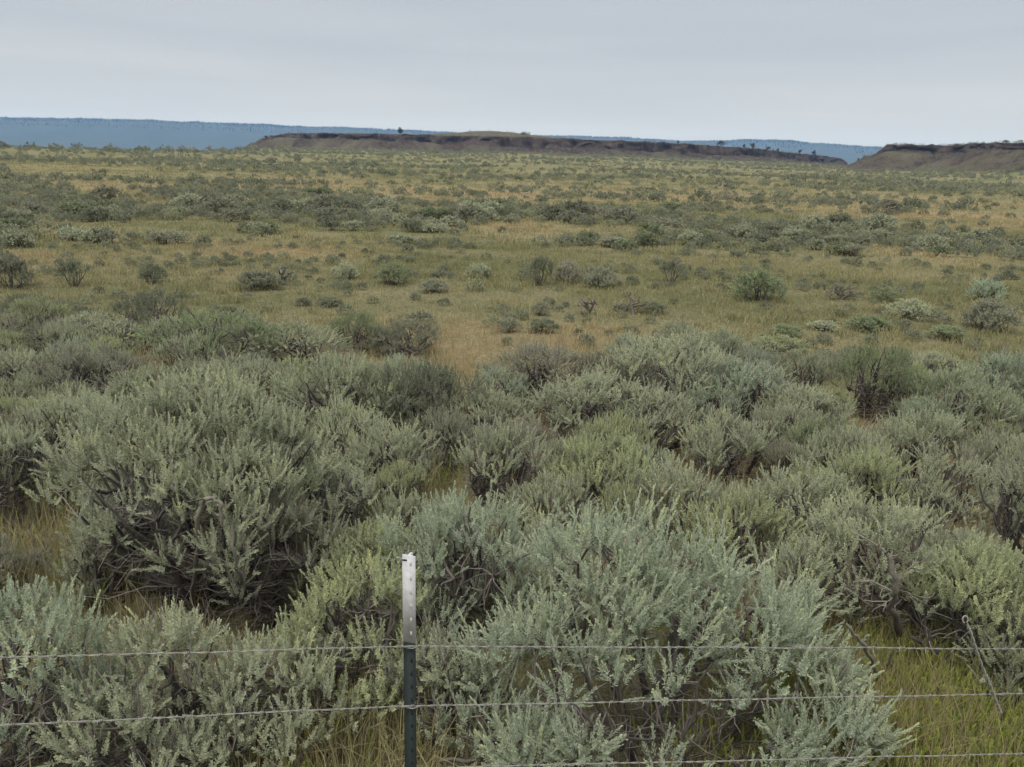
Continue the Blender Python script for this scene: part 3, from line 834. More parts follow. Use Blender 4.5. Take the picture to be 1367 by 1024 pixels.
for px, by, ty, w in ((405, 283, 257, 40), (378, 287, 268, 36), (510, 283, 262, 32), (965, 252, 238, 26), (1215, 279, 262, 32), (1042, 268, 254, 24), (160, 281, 262, 22), (260, 243, 232, 26), (1165, 268, 254, 18), (1075, 300, 286, 22), (1300, 330, 318, 36), (1240, 336, 318, 40)):
    b, R, hh, dep = fit(px, by, ty, w)
    cand.append((b[0], b[1], R, math.hypot(b[0], b[1]), math.atan2(b[0], b[1]), 0.9))
for px in np.r_[rr.uniform(-20, 345, 34), rr.uniform(345, 1130, 25)]:
    az = az_of(px); rt = float(np.interp(az, AZ, R_TOE)) * rr.uniform(.88, 1.03)
    cand.append((rt * math.sin(az), rt * math.cos(az), rr.uniform(.7, 1.5), rt, az, .9))
cand = [c for c in cand if free(c[0], c[1], c[2], 0.6)]
cand.sort(key=lambda c: -c[2] / c[3])
N_STRIP = 296 - n_ind
inview = [c for c in cand if abs(c[4]) < 0.555]
ind = [c for c in inview if c[3] < 75][:N_STRIP]
indset = set(id(c) for c in ind)
SECT = [(-99, 150, 'at left picture edge'), (150, 335, 'below the blue ridge'), (335, 480, "below mesa's left end"), (480, 620, 'below the lone juniper'), (620, 780, "below mesa's middle"),
        (780, 930, "below mesa's right half"), (930, 1060, 'below the rim junipers'), (1060, 1190, 'below the notch'), (1190, 1500, 'below the right mesa')]
bk = {}
for c in ind:
    px, py, dep = project((c[0], c[1], 0.3))
    sec = [s[2] for s in SECT if s[0] <= px < s[1]][0]
    row = 'front of' if c[3] < 33 else ('middle of' if c[3] < 42 else 'back of')
    tn = rr.choice(list('sssaaddg'))
    size = 'small' if c[2] < 0.42 else 'broad'
    bk.setdefault((sec, row, size, tn), []).append((px, c))
for (sec, row, size, tn), items in bk.items():
    items.sort(key=lambda e: e[0])
    for i, (px, c) in enumerate(items):
        pre = '' if len(items) == 1 else ('left one of two ' if i == 0 else 'right one of two ') if len(items) == 2 else ('leftmost of %d ' % len(items) if i == 0 else '%s from left of %d ' % (ORD[i], len(items)))
        lab = pre + '%s %s sagebrush, %s far strip, %s' % (size, TW[tn], row, sec)
        s = c[2] / 0.6
        bush_from(PROTO_F[rr.integers(0, 6)], 'sagebrush', (c[0], c[1], gz(c[0], c[1])), rr.random() * 6.28, (s, s, s * rr.uniform(.62, .98)), np.array(TINTS[tn]) * (0.74 + rr.normal() * 0.06), lab, GRP['strip'])

# the rest, too many to count: one object
sg = Geo()
rest = [c for c in cand if id(c) not in indset]
for _ in range(900):                                    # low tufts in the clearing
    r_ = math.sqrt(rr.uniform(12.5 ** 2, 29 ** 2)); a_ = rr.uniform(-.66, .66); x_, y_ = r_ * math.sin(a_), r_ * math.cos(a_)
    if rr.random() < 1.3 * float(sstep(.36, .6, fbm(x_ / 2.2, y_ / 1.6, 88, 3))) and free(x_, y_, .2, .8):
        rest.append((x_, y_, rr.uniform(.09, .20) * (1 + .5 * (rr.random() > .9)), r_, a_, .5))
for lo, hi, k in ((0, 62, 80), (62, 120, 46), (120, 500, 22)):
    cc = np.array([c for c in rest if lo <= c[3] < hi])
    if len(cc) == 0: continue
    n = len(cc); zz = ground_z(cc[:, 0], cc[:, 1])
    Rk = np.repeat(cc[:, 2], k); hk = Rk * np.repeat(rr.uniform(.72, 1.10, n), k)
    d = rr.normal(size=(n * k, 3)); d /= np.linalg.norm(d, axis=1)[:, None]; d[:, 2] = np.abs(d[:, 2])
    lob = np.repeat(0.78 + 0.34 * rr.random((n, 1)), k, axis=0)
    rad = (0.35 + 0.45 * rr.random(n * k) ** .4) * lob[:, 0]
    pos = np.c_[np.repeat(cc[:, 0], k), np.repeat(cc[:, 1], k), np.repeat(zz, k) + 0.02] + d * rad[:, None] * np.c_[Rk, Rk, hk]
    dirs = d * 0.5 + np.array([0, 0, 0.7]) + rr.normal(size=d.shape) * .15
    ln = np.maximum(Rk, .13) * np.interp(hi, [62, 120, 500], [.34, .46, .66]) * rr.uniform(.7, 1.3, n * k)
    tone = np.repeat(np.clip(0.42 + rr.normal(size=n) * 0.30, 0, 1), k) + rr.normal(size=n * k) * .08
    place_shoots(sg, FAR_T, pos, dirs, ln, ln * 0.95, tone, rr)
tag(sg.build('sagebrush_cover', M_STUFF), 'countless small low sagebrush dotting the plain out to the mesas', 'shrubs', kind='stuff')

# brush on the talus of the mesas
tg = Geo()
for V, n in ((VA, 3600), (VB, 2600)):
    m_, nn = V.shape[:2]
    a = rr.integers(14, m_ - 1, n); b = rr.integers(0, nn - 1, n)
    pos = V[a, b] + (V[a + 1, b] - V[a, b]) * rr.random((n, 1))
    keep = fbm(pos[:, 0] / 18, pos[:, 2] / 3, 90, 3) > 0.44
    a2 = rr.integers(1, 6, n // 2); b2 = rr.integers(0, nn - 1, n // 2)
    pos = np.r_[pos[keep], V[a2, b2] + (V[a2 + 1, b2] - V[a2, b2]) * rr.random((n // 2, 1))]
    k = 8; n2 = len(pos); Rk = np.repeat(rr.uniform(.4, 1.1, n2), k)
    d = rr.normal(size=(n2 * k, 3)); d /= np.linalg.norm(d, axis=1)[:, None]; d[:, 2] = np.abs(d[:, 2])
    place_shoots(tg, FAR_T, np.repeat(pos, k, axis=0) + d * Rk[:, None] * .6, d + np.array([0, 0, .5]), Rk * .6, Rk * .6, np.clip(np.repeat(.3 + rr.normal(size=n2) * .2, k), 0, 1), rr)
tag(tg.build('slope_brush', M_STUFF), 'sparse dark brush speckling the mesa slopes and tops', 'shrubs', kind='stuff')

# the thicket goes on past both sides of the view
def arrays(me):
    v = np.empty(len(me.vertices) * 3, np.float32); me.vertices.foreach_get('co', v)
    q = np.empty(len(me.loops), np.int32); me.loops.foreach_get('vertex_index', q)
    t = np.empty(len(me.vertices), np.float32); me.attributes['tone'].data.foreach_get('value', t)
    return v.reshape(-1, 3), q.reshape(-1, 4), t


tk = Geo(); fol = []; nbq = 0; placed = []
for _ in range(600):
    r_ = math.sqrt(rr.uniform(3.2 ** 2, 12.5 ** 2)); a_ = rr.choice([-1, 1]) * rr.uniform(.55, 1.15); R = rr.uniform(.4, .75)
    x_, y_ = r_ * math.sin(a_), r_ * math.cos(a_); sx = project((x_, y_, .4)); w_ = R * 1.35 * F / max(sx[2], .5)
    if -40 < sx[0] + w_ and sx[0] - w_ < W + 40 and sx[2] > 0: continue
    if not free(x_, y_, R, .62): continue
    taken.append((x_, y_, R)); placed.append((x_, y_, R, rr.integers(0, 5), rr.random() * 6.28))
    if len(placed) > 44: break
for part in (0, 1):
    for x_, y_, R, k, th in placed:
        v, q, t = arrays(PROTO_M[k][part]); s = R / .6; ct, st_ = math.cos(th) * s, math.sin(th) * s
        tk.add(np.c_[v[:, 0] * ct - v[:, 1] * st_ + x_, v[:, 0] * st_ + v[:, 1] * ct + y_, v[:, 2] * s * 1.1 + gz(x_, y_)], q, t)
    if part == 0: nbq = tk.nq()
M_THICK = leaf_material('thicket_leaves', SILVER)
o = tk.build('thicket', None, mats=[M_BARK, M_THICK], midx=np.r_[np.zeros(nbq, int), np.ones(tk.nq() - nbq, int)])
tag(o, 'sagebrush thicket running on past both sides of the view', 'shrubs', kind='stuff')

# ---------------------------------------------------------------- grass
gr = Geo()


def blades(X, Y, h, w, tone, lean=0.45):
    n = len(X); z = ground_z(X, Y)
    th = rr.uniform(0, 6.28, n); sx, sy = np.cos(th) * w / 2, np.sin(th) * w / 2
    la = rr.uniform(0, 6.28, n); lm = np.abs(rr.normal(size=n)) * lean * h
    lx, ly = np.cos(la) * lm, np.sin(la) * lm
    b = np.c_[X, Y, z - 0.01]
    mid = b + np.c_[lx * .35, ly * .35, h * .62]; tip = b + np.c_[lx, ly, h * np.sqrt(np.maximum(0.15, 1 - (lm / h) ** 2 * .6))]
    s = np.c_[sx, sy, sx * 0]
    v = np.stack([b - s, b + s, mid - s * .75, mid + s * .75, tip - s * .12, tip + s * .12], 1)
    o = (np.arange(n) * 6)[:, None]
    q = np.concatenate([o + np.array([[0, 1, 3, 2]]), o + np.array([[2, 3, 5, 4]])])
    gr.add(v.reshape(-1, 3), q, np.repeat(np.clip(tone, 0, 1), 6))


def field(r0_, r1_, tufts, per, rt, h, w, amax=0.72):
    n = int(amax * (r1_ ** 2 - r0_ ** 2) * tufts)
    r = np.sqrt(rr.uniform(r0_ ** 2, r1_ ** 2, n)); a = rr.uniform(-amax, amax, n)
    x, y = r * np.sin(a), r * np.cos(a)
    keep = rr.random(n) < 0.35 + 0.9 * fbm(x / 1.1, y / 0.8, 71, 3)
    x, y = x[keep], y[keep]; n = len(x)
    th = rr.normal(size=n) * 0.16
    dr = dryness(x, y) + th
    hh = h * rr.uniform(.55, 1.35, n) * (0.7 + 0.6 * vnoise(x / 2.5, y / 2, 73))
    X = np.repeat(x, per) + rr.normal(size=n * per) * rt; Y = np.repeat(y, per) + rr.normal(size=n * per) * rt
    blades(X, Y, np.repeat(hh, per) * rr.uniform(.6, 1.2, n * per), w * rr.uniform(.7, 1.3, n * per), np.repeat(dr, per) + rr.normal(size=n * per) * .10)


field(2.0, 7, 42, 14, 0.05, 0.24, 0.0055, 0.85)
field(7, 14, 34, 10, 0.06, 0.19, 0.008)
field(14, 28, 26, 9, 0.10, 0.105, 0.016)
field(28, 60, 7.0, 7, 0.16, 0.12, 0.036)
field(60, 140, 1.2, 6, 0.28, 0.16, 0.09)
def hummocks(r0_, r1_, dens, per, rt, h, w, amax=0.70):
    n = int(amax * (r1_ ** 2 - r0_ ** 2) * dens)
    r = np.sqrt(rr.uniform(r0_ ** 2, r1_ ** 2, n)); a = rr.uniform(-amax, amax, n)
    x, y = r * np.sin(a), r * np.cos(a); k = rr.random(n) < sstep(.35, .62, fbm(x / 3, y / 2.2, 75, 3)); x, y = x[k], y[k]; n = len(x)
    s = rr.uniform(.6, 1.6, n); dr = dryness(x, y) - 0.06 + rr.normal(size=n) * .20
    e = rr.normal(size=(n, per, 2)); ee = np.linalg.norm(e, axis=2); sc = (s[:, None] * rt)
    X = x[:, None] + e[..., 0] * sc; Y = y[:, None] + e[..., 1] * sc
    hh = h * s[:, None] * np.maximum(.45, 1.25 - .35 * ee)
    blades(X.ravel(), Y.ravel(), hh.ravel() * rr.uniform(.7, 1.2, n * per), w * rr.uniform(.7, 1.3, n * per), np.repeat(dr, per) + rr.normal(size=n * per) * .08, .6)


hummocks(10, 28, 2.6, 60, .15, .15, .015)
hummocks(28, 60, .8, 36, .24, .19, .036)
for px, py, rx, ry, n in ((1190, 985, .30, .30, 2600), (1320, 960, .6, .4, 2600), (455, 985, .25, .3, 1300), (1090, 850, .35, .35, 1800), (30, 760, .6, .5, 2200), (205, 500, .5, .6, 1500)):
    g_ = G(px, py); x_ = g_[0] + rr.normal(size=n) * rx; y_ = g_[1] + rr.normal(size=n) * ry
    blades(x_, y_, rr.uniform(.15, .42, n), rr.uniform(.003, .006, n), dryness(x_, y_) * .4 + (.62 if px in (1190, 1090, 205) else .12 if px == 1320 else .4) + rr.normal(size=n) * .1, .35)
for px, py, rx, ry, n in ((1270, 975, .7, .4, 350), (455, 985, .3, .3, 300), (30, 760, .6, .5, 500)):
    g_ = G(px, py); x_ = g_[0] + rr.normal(size=n) * rx; y_ = g_[1] + rr.normal(size=n) * ry
    blades(x_, y_, rr.uniform(.12, .36, n), rr.uniform(.002, .008, n), .75 + rr.normal(size=n) * .2, 1.1)
tag(gr.build('grass', M_GRASS), 'olive and tan bunchgrass over the whole plain', 'grass', kind='stuff')

wd = Geo()
for px, py, rx, ry, n in ((1310, 985, .70, .42, 3600), (1170, 1000, .3, .3, 160), (1250, 930, .55, .32, 1300), (445, 965, .22, .3, 160), (1210, 880, .4, .3, 200), (420, 655, .4, .4, 160), (30, 770, .5, .5, 160), (570, 640, .4, .4, 120)):
    c = G(px, py); p = np.c_[c[0] + rr.normal(size=n) * rx, c[1] + rr.normal(size=n) * ry]
    pos = np.c_[p, ground_z(p[:, 0], p[:, 1])]
    ln = rr.uniform(.12, .30, n)
    place_shoots(wd, NEAR_T[:3], pos, np.c_[rr.normal(size=(n, 2)) * .25, np.ones(n)], ln, ln * .42, np.clip(.45 + rr.normal(size=n) * .2, 0, 1), rr)
tag(wd.build('weeds', M_WEED), 'bright yellow-green weeds among the grass, thickest at the bottom right', 'weeds', kind='stuff')

# ---------------------------------------------------------------- dead wood
def bare_tree(geo, p, d, L, r, rng, depth, wig=0.16):
    n = 6; pts = [p]
    for i in range(n - 1):
        d = d + rng.normal(size=3) * wig; d = d / np.linalg.norm(d); pts.append(pts[-1] + d * L / (n - 1))
    pts = np.array(pts); geo.tube(pts, np.linspace(r, r * .55, n), 5 if r > .01 else 3, 0.35 + rng.random() * .5)
    if depth > 0:
        for k in range(rng.integers(2, 5)):
            q = pts[rng.integers(2, n)]; dd = d + rng.normal(size=3) * 0.75; dd[2] = dd[2] * .6 + 0.15
            bare_tree(geo, q, dd / np.linalg.norm(dd), L * rng.uniform(.45, .75), r * .55, rng, depth - 1, wig)


def snag(px, by, ty, seed, name, label, lean, depth=2, stems=1, mat_=None, r=0.05, cat='snag', spread=.25):
    b, R, hh, dep = fit(px, by, ty, 20); rng = np.random.default_rng(seed); g = Geo()
    for s in range(stems):
        d = np.array([lean + rng.normal() * spread * (stems > 1), rng.normal() * spread * (stems > 1), 1.0]); d /= np.linalg.norm(d)
        bare_tree(g, np.array([0, 0, -.06]), d, hh * .72, r, rng, depth)
    o = g.build(name, mat_ or M_BARK, smooth=True); o.location = b; tag(o, label, cat)
    return o


snag(786, 418, 388, 5, 'bare_snag', 'dark bare forked snag standing in the grass clearing, left of the leaning one', 0.1, 2, 2, r=.035, spread=.4)
snag(845, 420, 388, 9, 'bare_snag', 'thin bare snag leaning right in the grass clearing', 0.25, 2, 1, r=.04)
snag(380, 380, 352, 14, 'dead_stump', 'crooked dead stump with a pale foot at the left of the clearing', -0.15, 2, 2, M_DEAD, .05, 'stump')
snag(1122, 399, 374, 23, 'dead_shrub', 'leafless brown shrub in the grass between two green bushes at right', 0.0, 3, 8, None, .022, 'shrub', .7)
snag(930, 880, 705, 31, 'dry_stalks', 'reddish dry flower stalks rising behind the right side of the largest bush', 0.0, 0, 34, M_STALK, .005, 'stalks', .14)
snag(828, 880, 640, 32, 'dry_stalks', 'reddish brown dry stalks rising behind the top of the largest bush', 0.0, 0, 46, M_STALK, .006, 'stalks', .10)
snag(1110, 845, 765, 35, 'dead_shrub', 'small dark leafless shrub in front of the tan grass at right', 0.1, 2, 4, None, .012, 'shrub', .3)
snag(1040, 850, 755, 36, 'dead_shrub', 'tangle of reddish dead stems just right of the largest bush', 0.1, 2, 12, M_STALK, .008, 'shrub', .5)


def branch(pix, rads, name, label, mat_, twigs=3, seed=0, cat='branch', tone=.5):
    pts = np.array([P(x, y, d) for x, y, d in pix]); rng = np.random.default_rng(seed); g = Geo()
    t = np.linspace(0, 1, len(pts)); tt = np.linspace(0, 1, len(pts) * 4)
    pp = np.stack([np.interp(tt, t, pts[:, c]) for c in range(3)], -1)
    pp[1:-1] = (pp[:-2] + pp[1:-1] * 2 + pp[2:]) / 4 + rng.normal(size=pp[1:-1].shape) * rads[0] * .45
    g.tube(pp, np.interp(tt, [0, 1], rads) * (1 + rng.normal(size=len(tt)) * .12), 7, tone)
    for k in range(twigs):
        i = rng.integers(2, len(pp)); d = rng.normal(size=3); d[2] = abs(d[2]); d /= np.linalg.norm(d)
        bare_tree(g, pp[i], d, .16, rads[1] * .6, rng, 1)
    org = pp[0].copy()
    for a in g.v: a -= org.astype(np.float32)
    o = g.build(name, mat_, smooth=True); o.location = org
    tag(o, label, cat)


def gd(px, py, up=0.0):
    d = ray(px, py); q = G(px, py); return float((q - CAM) @ fw) - up


branch([(5, 702, gd(5, 702, .05)), (40, 718, gd(40, 718, .12)), (62, 735, gd(62, 735, .08)), (78, 745, gd(78, 745, .03))], (.036, .024), 'fallen_branch', 'dark fallen branch lying on the tan grass at the left edge', M_BARK, 4, 3, tone=.15)
branch([(1128, 832, 4.05), (1148, 855, 4.1), (1166, 885, 4.3), (1178, 925, gd(1178, 925))], (.008, .012), 'dead_stick', 'pale slanting dead stick just behind the wires, right of the largest bush', M_DEAD, 0, 4)
branch([(1192, 868, 4.3), (1184, 890, 4.4), (1186, 930, gd(1186, 930))], (.006, .010), 'dead_stick', 'short pale curved stick beside the slanting one behind the top wire', M_DEAD, 0, 5)
branch([(252, 812, gd(252, 812)), (262, 750, 4.6), (266, 690, 4.4), (272, 668, 4.35), (286, 664, 4.35), (297, 676, 4.35), (296, 700, 4.38)], (.014, .010), 'dead_branch', 'pale hooked dead branch in front of the dark hollow of the big left bush', M_DEAD, 1, 6)
branch([(325, 815, gd(325, 815)), (323, 770, 4.5), (313, 735, 4.32), (310, 700, 4.3)], (.016, .006), 'dead_branch', 'upright pale bare branch in the thin grey bush at left', M_DEAD, 5, 7)
branch([(165, 780, gd(165, 780)), (188, 752, 4.8), (210, 735, 4.7)], (.016, .007), 'dead_branch', 'forked pale dead branch low under the big left bush', M_DEAD, 5, 8)
branch([(1208, 868, gd(1208, 868) + .02), (1190, 808, 4.45), (1199, 780, 4.32), (1183, 738, 4.3)], (.022, .011), 'twisted_trunk', 'dead twisted pale trunk inside the open bush at right', M_DEAD, 9, 12, 'trunk')
branch([(1215, 850, 4.6), (1250, 870, 4.6), (1285, 905, 4.68), (1298, 915, gd(1298, 915))], (.012, .018), 'dead_branch', 'dark leaning limb under the bright bush at lower right', M_BARK, 3, 13, tone=.1)

# ---------------------------------------------------------------- fence
DP = 2.68
top = P(546, 741, DP)
gp = gz(top[0], top[1])
root = empty('fence_post', (top[0], top[1], gp), math.radians(-16))
tag(root, 'dark green steel fence post with a white top, carrying the barbed wires', 'post')
Ht = top[2] - gp


def tee(z0, z1, name, mt, grow=0.0):
    w, t, dpt = .0225 + grow, .0032 + grow, .022
    prof = [(-w, -t), (w, -t), (w, 0), (t, grow * 2), (t, dpt + grow), (-t, dpt + grow), (-t, grow * 2), (-w, 0)]
    v = [(a, b, z) for z in (z0, z1) for a, b in prof]
    n = len(prof); q = [[i, (i + 1) % n, n + (i + 1) % n, n + i] for i in range(n)]
    q += [[n + 0, n + 1, n + 2, n + 7], [n + 7, n + 2, n + 3, n + 6], [n + 6, n + 3, n + 4, n + 5], [7, 2, 1, 0], [6, 3, 2, 7], [5, 4, 3, 6]]
    g = Geo(); g.add(v, q); o = g.build(name, mt, root)
    return o


TIPL = 0.30


def onp(px, py, off=0.0, nrm=(0.0, 1.0)):
    """the ray through a pixel met with the upright plane through the post (plan normal nrm), off metres before it"""
    d = ray(px, py); n = np.array([nrm[0], nrm[1], 0.0]); n /= np.linalg.norm(n)
    t = ((top - CAM) @ n - off) / (d @ n)
    return CAM + d * t


wl = onp(546, 857)
zsplit = Ht - (top[2] - wl[2]) * 1.0
tee(-.4, zsplit, 'shaft', M_POST)
tee(zsplit, Ht, 'white_tip', M_WHITE, .0006)
for zz in np.arange(0.1, Ht - .02, 0.053):
    g = Geo(); x0, x1, y0, y1 = .004, .011, -.0058, -.0026; h = .019
    v = [(x0, y1, zz), (x1, y1, zz), (x1, y1, zz + h), (x0, y1, zz + h), (x0 + .001, y0, zz + .003), (x1 - .001, y0, zz + .003), (x1 - .001, y0, zz + h - .006), (x0 + .001, y0, zz + h - .006)]
    g.add(v, [[4, 5, 6, 7], [0, 1, 5, 4], [1, 2, 6, 5], [2, 3, 7, 6], [3, 0, 4, 7]])
    g.build('stud', M_WHITE if zz > zsplit else M_POST, root)
g = Geo(); zz = Ht - .022
v = [(-.0231, -.0050, zz), (-.006, -.0050, zz + .001), (-.006, -.0050, zz + .0065), (-.0231, -.0050, zz + .005), (-.0235, -.002, zz), (-.006, -.002, zz + .001), (-.006, -.002, zz + .0065), (-.0235, -.002, zz + .005)]
g.add(v, [[0, 1, 2, 3], [0, 3, 7, 4], [3, 2, 6, 7], [1, 0, 4, 5], [2, 1, 5, 6]]); g.build('slot_shade', M_SLOT_SHADE, root)  # thin proud block; its dark colour stands for the shade in a notch

dl = P(0, 878, DP * .92) - top; NL = (dl[1], -dl[0]) if -dl[0] > 0 else (-dl[1], dl[0])
dr = P(1367, 866, DP * 1.24) - top; NR = (-dr[1], dr[0]) if dr[0] > 0 else (dr[1], -dr[0])


def wire_path(pl, pm, pr):
    """a straight run left of the post and another right of it, a little sagging"""
    b = onp(pm[0], pm[1], .014)
    a = onp(pl[0], pl[1], .014, NL); c = onp(pr[0], pr[1], .014, NR)
    L0 = a + (a - b) * 2.6; R0 = c + (c - b) * 1.6
    pts = []
    for s, e, n in ((L0, b, 900), (b, R0, 1500)):
        t = np.linspace(0, 1, n)[:, None]; p = s + (e - s) * t
        pts.append(p)
    return np.concatenate([pts[0][:-1], pts[1]]), b


def barbed(pl, pm, pr, label, seed):
    rng = np.random.default_rng(seed)
    path, b = wire_path(pl, pm, pr)
    s = np.r_[0, np.cumsum(np.linalg.norm(np.diff(path, axis=0), axis=1))]
    wob = np.c_[np.zeros(len(s)), np.zeros(len(s)), (fbm(s / .35, s * 0, seed, 3) - .5) * .007]
    rt = empty('barbed_wire', b); tag(rt, label, 'wire', 'barbed wire strands of the fence')
    tan = np.gradient(path, axis=0); tan /= np.linalg.norm(tan, axis=1)[:, None]
    u1 = np.cross(tan, [0, 0, 1.0]); u1 /= np.linalg.norm(u1, axis=1)[:, None]; u2 = np.cross(tan, u1)
    for k in (0, 1):
        ph = s / .045 * math.pi + k * math.pi
        g = Geo(); g.tube(path + wob - b + (u1 * np.cos(ph)[:, None] + u2 * np.sin(ph)[:, None]) * .0017, .0016, 5)
        g.build('strand', M_WIRE, rt, smooth=True)
    at = rng.uniform(.02, .1)
    while at < s[-1]:
        i = int(np.searchsorted(s, at)); i = min(i, len(s) - 1)
        if abs(at - s[np.argmin(np.linalg.norm(path - b, axis=1))]) < 4.2:
            g = Geo(); th = np.linspace(0, 4 * math.pi, 22); c = path[i] + wob[i] - b
            p = c + tan[i] * ((th / 12.6 - .5) * .012)[:, None] + (u1[i] * np.cos(th)[:, None] + u2[i] * np.sin(th)[:, None]) * .0045
            e0 = p[0] + (u1[i] * rng.normal() + u2[i] * (.6 + rng.random()) - tan[i] * .3) * .015; e1 = p[-1] - (u1[i] * rng.normal() + u2[i] * (.6 + rng.random()) - tan[i] * .3) * .015
            p = np.r_[[e0], p, [e1]]
            g.tube(p, np.r_[[.0006], np.full(22, .0015), [.0006]], 4); g.build('barb', M_WIRE, rt, smooth=True)
        at += .125 + rng.normal() * .008
    return b


w1 = barbed((0, 878), (547, 863), (1367, 866), 'top barbed wire strand, passing just below the white post top', 1)
w2 = barbed((0, 968), (547, 943), (1367, 926), 'middle barbed wire strand on the fence post', 2)
w3 = barbed((0, 1055), (547, 1026), (1367, 1006), 'lowest visible barbed wire strand along the bottom edge', 3)
inv = (Matrix.Translation((top[0], top[1], gp)) @ Matrix.Rotation(math.radians(-16), 4, 'Z')).inverted()
for b in (w1, w2, w3):
    c = inv @ Vector(b); g = Geo()
    pts = [(.040, .002, c.z + .002), (.032, -.014, c.z + .004), (.018, -.017, c.z - .003), (0, -.0165, c.z - .0045), (-.018, -.0155, c.z - .005), (-.027, -.008, c.z - .003), (-.026, .006, c.z), (-.01, .010, c.z + .001)]
    t = np.linspace(0, 1, len(pts)); tt = np.linspace(0, 1, 40)
    g.tube(np.stack([np.interp(tt, t, np.array(pts)[:, k]) for k in range(3)], -1), .0019, 6); g.build('wire_clip', M_WIRE, root, smooth=True)

# twisted wire stay hanging askew on the strands
ds = DP * 1.255
pp = [(1290, 833), (1296, 846), (1303, 868), (1312, 893), (1323, 918), (1331, 940), (1336, 952)]
st = np.array([onp(x, y, .03, NR) for x, y in pp]); tt = np.linspace(0, 1, 160); t = np.linspace(0, 1, len(pp))
path = np.stack([np.interp(tt, t, st[:, k]) for k in range(3)], -1)
org = path[0].copy(); path -= org
tan = np.gradient(path, axis=0); tan /= np.linalg.norm(tan, axis=1)[:, None]
u1 = np.cross(tan, fw); u1 /= np.linalg.norm(u1, axis=1)[:, None]; u2 = np.cross(tan, u1)
g = Geo()
for k in (0, 1):
    ph = tt * 2 * math.pi * 7 + k * math.pi
    g.tube(path + (u1 * np.cos(ph)[:, None] + u2 * np.sin(ph)[:, None]) * .0042, .0034, 7)
sro = empty('wire_stay', org); tag(sro, 'twisted grey wire stay, looped at its top, hanging askew on the strands at right', 'stay')
g.build('twisted_rod', M_RUST, sro, smooth=True)
g = Geo(); th = np.linspace(math.radians(-60), math.radians(250), 30)
c = path[0] + UP * .018 - RT * .004
g.tube(c + (RT[None] * np.cos(th)[:, None] * .75 + UP[None] * np.sin(th)[:, None]) * .014, .0028, 7); g.build('loop', M_RUST, sro, smooth=True)

# ---------------------------------------------------------------- trees on the mesas
def juniper(px, hpx, wpx, label, rim_pix, rim, seed, shape='round', dy=5.0, name='juniper', sink=0.3):
    rng = np.random.default_rng(seed)
    xs = [p[0] for p in rim_pix]
    b = np.array([np.interp(px, xs, [r_[k] for r_ in rim]) for k in range(3)])
    hd = b[:2] / np.linalg.norm(b[:2]); b[:2] += hd * dy; b[2] -= sink
    dep = (b - CAM) @ fw; h = hpx * .85 * dep / F; w = wpx * .8 * dep / F
    rt = empty(name, b); tag(rt, label, 'tree', 'junipers along the mesa rims')
    g = Geo(); g.tube([[0, 0, -.5], [.1, 0, h * .2], [0, .1, h * .5], [.05, 0, h * .85]], [h * .05, h * .04, h * .03, h * .01], 6, .2)
    for k in range(5):
        a = rng.uniform(0, 6.28); g.tube([[0, 0, h * .2], [math.cos(a) * w * .2, math.sin(a) * w * .2, h * .42], [math.cos(a) * w * .36, math.sin(a) * w * .36, h * .6]], [h * .025, h * .018, h * .008], 4, .2)
    g.build('trunk', M_BARK, rt, smooth=True)
    n = 900; f = Geo(); d = rng.normal(size=(n, 3)); d /= np.linalg.norm(d, axis=1)[:, None]
    if shape == 'cone':
        zz = rng.random(n) ** 1.3; rad = (1 - zz) * .5 * w * (.55 + .5 * rng.random(n)); a = rng.uniform(0, 6.28, n)
        pos = np.c_[np.cos(a) * rad, np.sin(a) * rad, h * (.08 + .88 * zz)]
    else:
        lb = rng.normal(size=(7, 3)) * np.array([w * .20, w * .20, h * .13]) + np.array([0, 0, h * .60]); wh = rng.integers(0, 7, n)
        pos = lb[wh] + d * np.array([w * .24, w * .24, h * .24]) * (.5 + .5 * rng.random((n, 1)))
        pos[:, 2] = np.maximum(pos[:, 2], h * .14)
    ln = h * .085 * rng.uniform(.7, 1.4, n)
    place_shoots(f, FAR_T, pos, d * .6 + np.array([0, 0, .6]), ln, ln, np.clip(.5 + rng.normal(size=n) * .2, 0, 1), rng)
    f.build('crown', M_JUN, rt)


juniper(534, 10.5, 9, 'lone round juniper standing on the left half of the mesa rim', A_pix, A_rim, 1, dy=8)
juniper(699, 8, 15, 'broad low juniper on the highest middle of the mesa', A_pix, A_rim, 2, dy=60, sink=-1.5)
juniper(904, 5, 4, 'tiny juniper left of the biggest one on the right half of the mesa', A_pix, A_rim, 3)
juniper(961, 9, 12, 'biggest bushy juniper on the right half of the mesa rim', A_pix, A_rim, 4)
juniper(992, 6, 5, 'small juniper just left of the paired wide one on the mesa rim', A_pix, A_rim, 5)
juniper(1005, 8, 10, 'second largest, wide juniper in the row right of the biggest', A_pix, A_rim, 6)
juniper(1024, 6, 6, 'small juniper fourth from the right in the rim row', A_pix, A_rim, 7)
juniper(1037, 5, 5, 'smallest juniper third from the right in the rim row', A_pix, A_rim, 8)
juniper(1067, 7, 5, 'narrow juniper second from the right in the rim row', A_pix, A_rim, 9)
juniper(1085, 7, 6, 'rightmost juniper of the rim row, nearest the notch', A_pix, A_rim, 10)
juniper(1145, 15, 11, 'dark pointed conifer standing in the notch between the two mesas', B_pix, B_rim, 11, 'cone', 10, 'conifer', 2.5)
juniper(356, 5, 6, 'small dark juniper on the left shoulder of the mesa', A_pix, A_rim, 12)
juniper(1343, 6, 14, 'low wide juniper on top of the right mesa', B_pix, B_rim, 13)

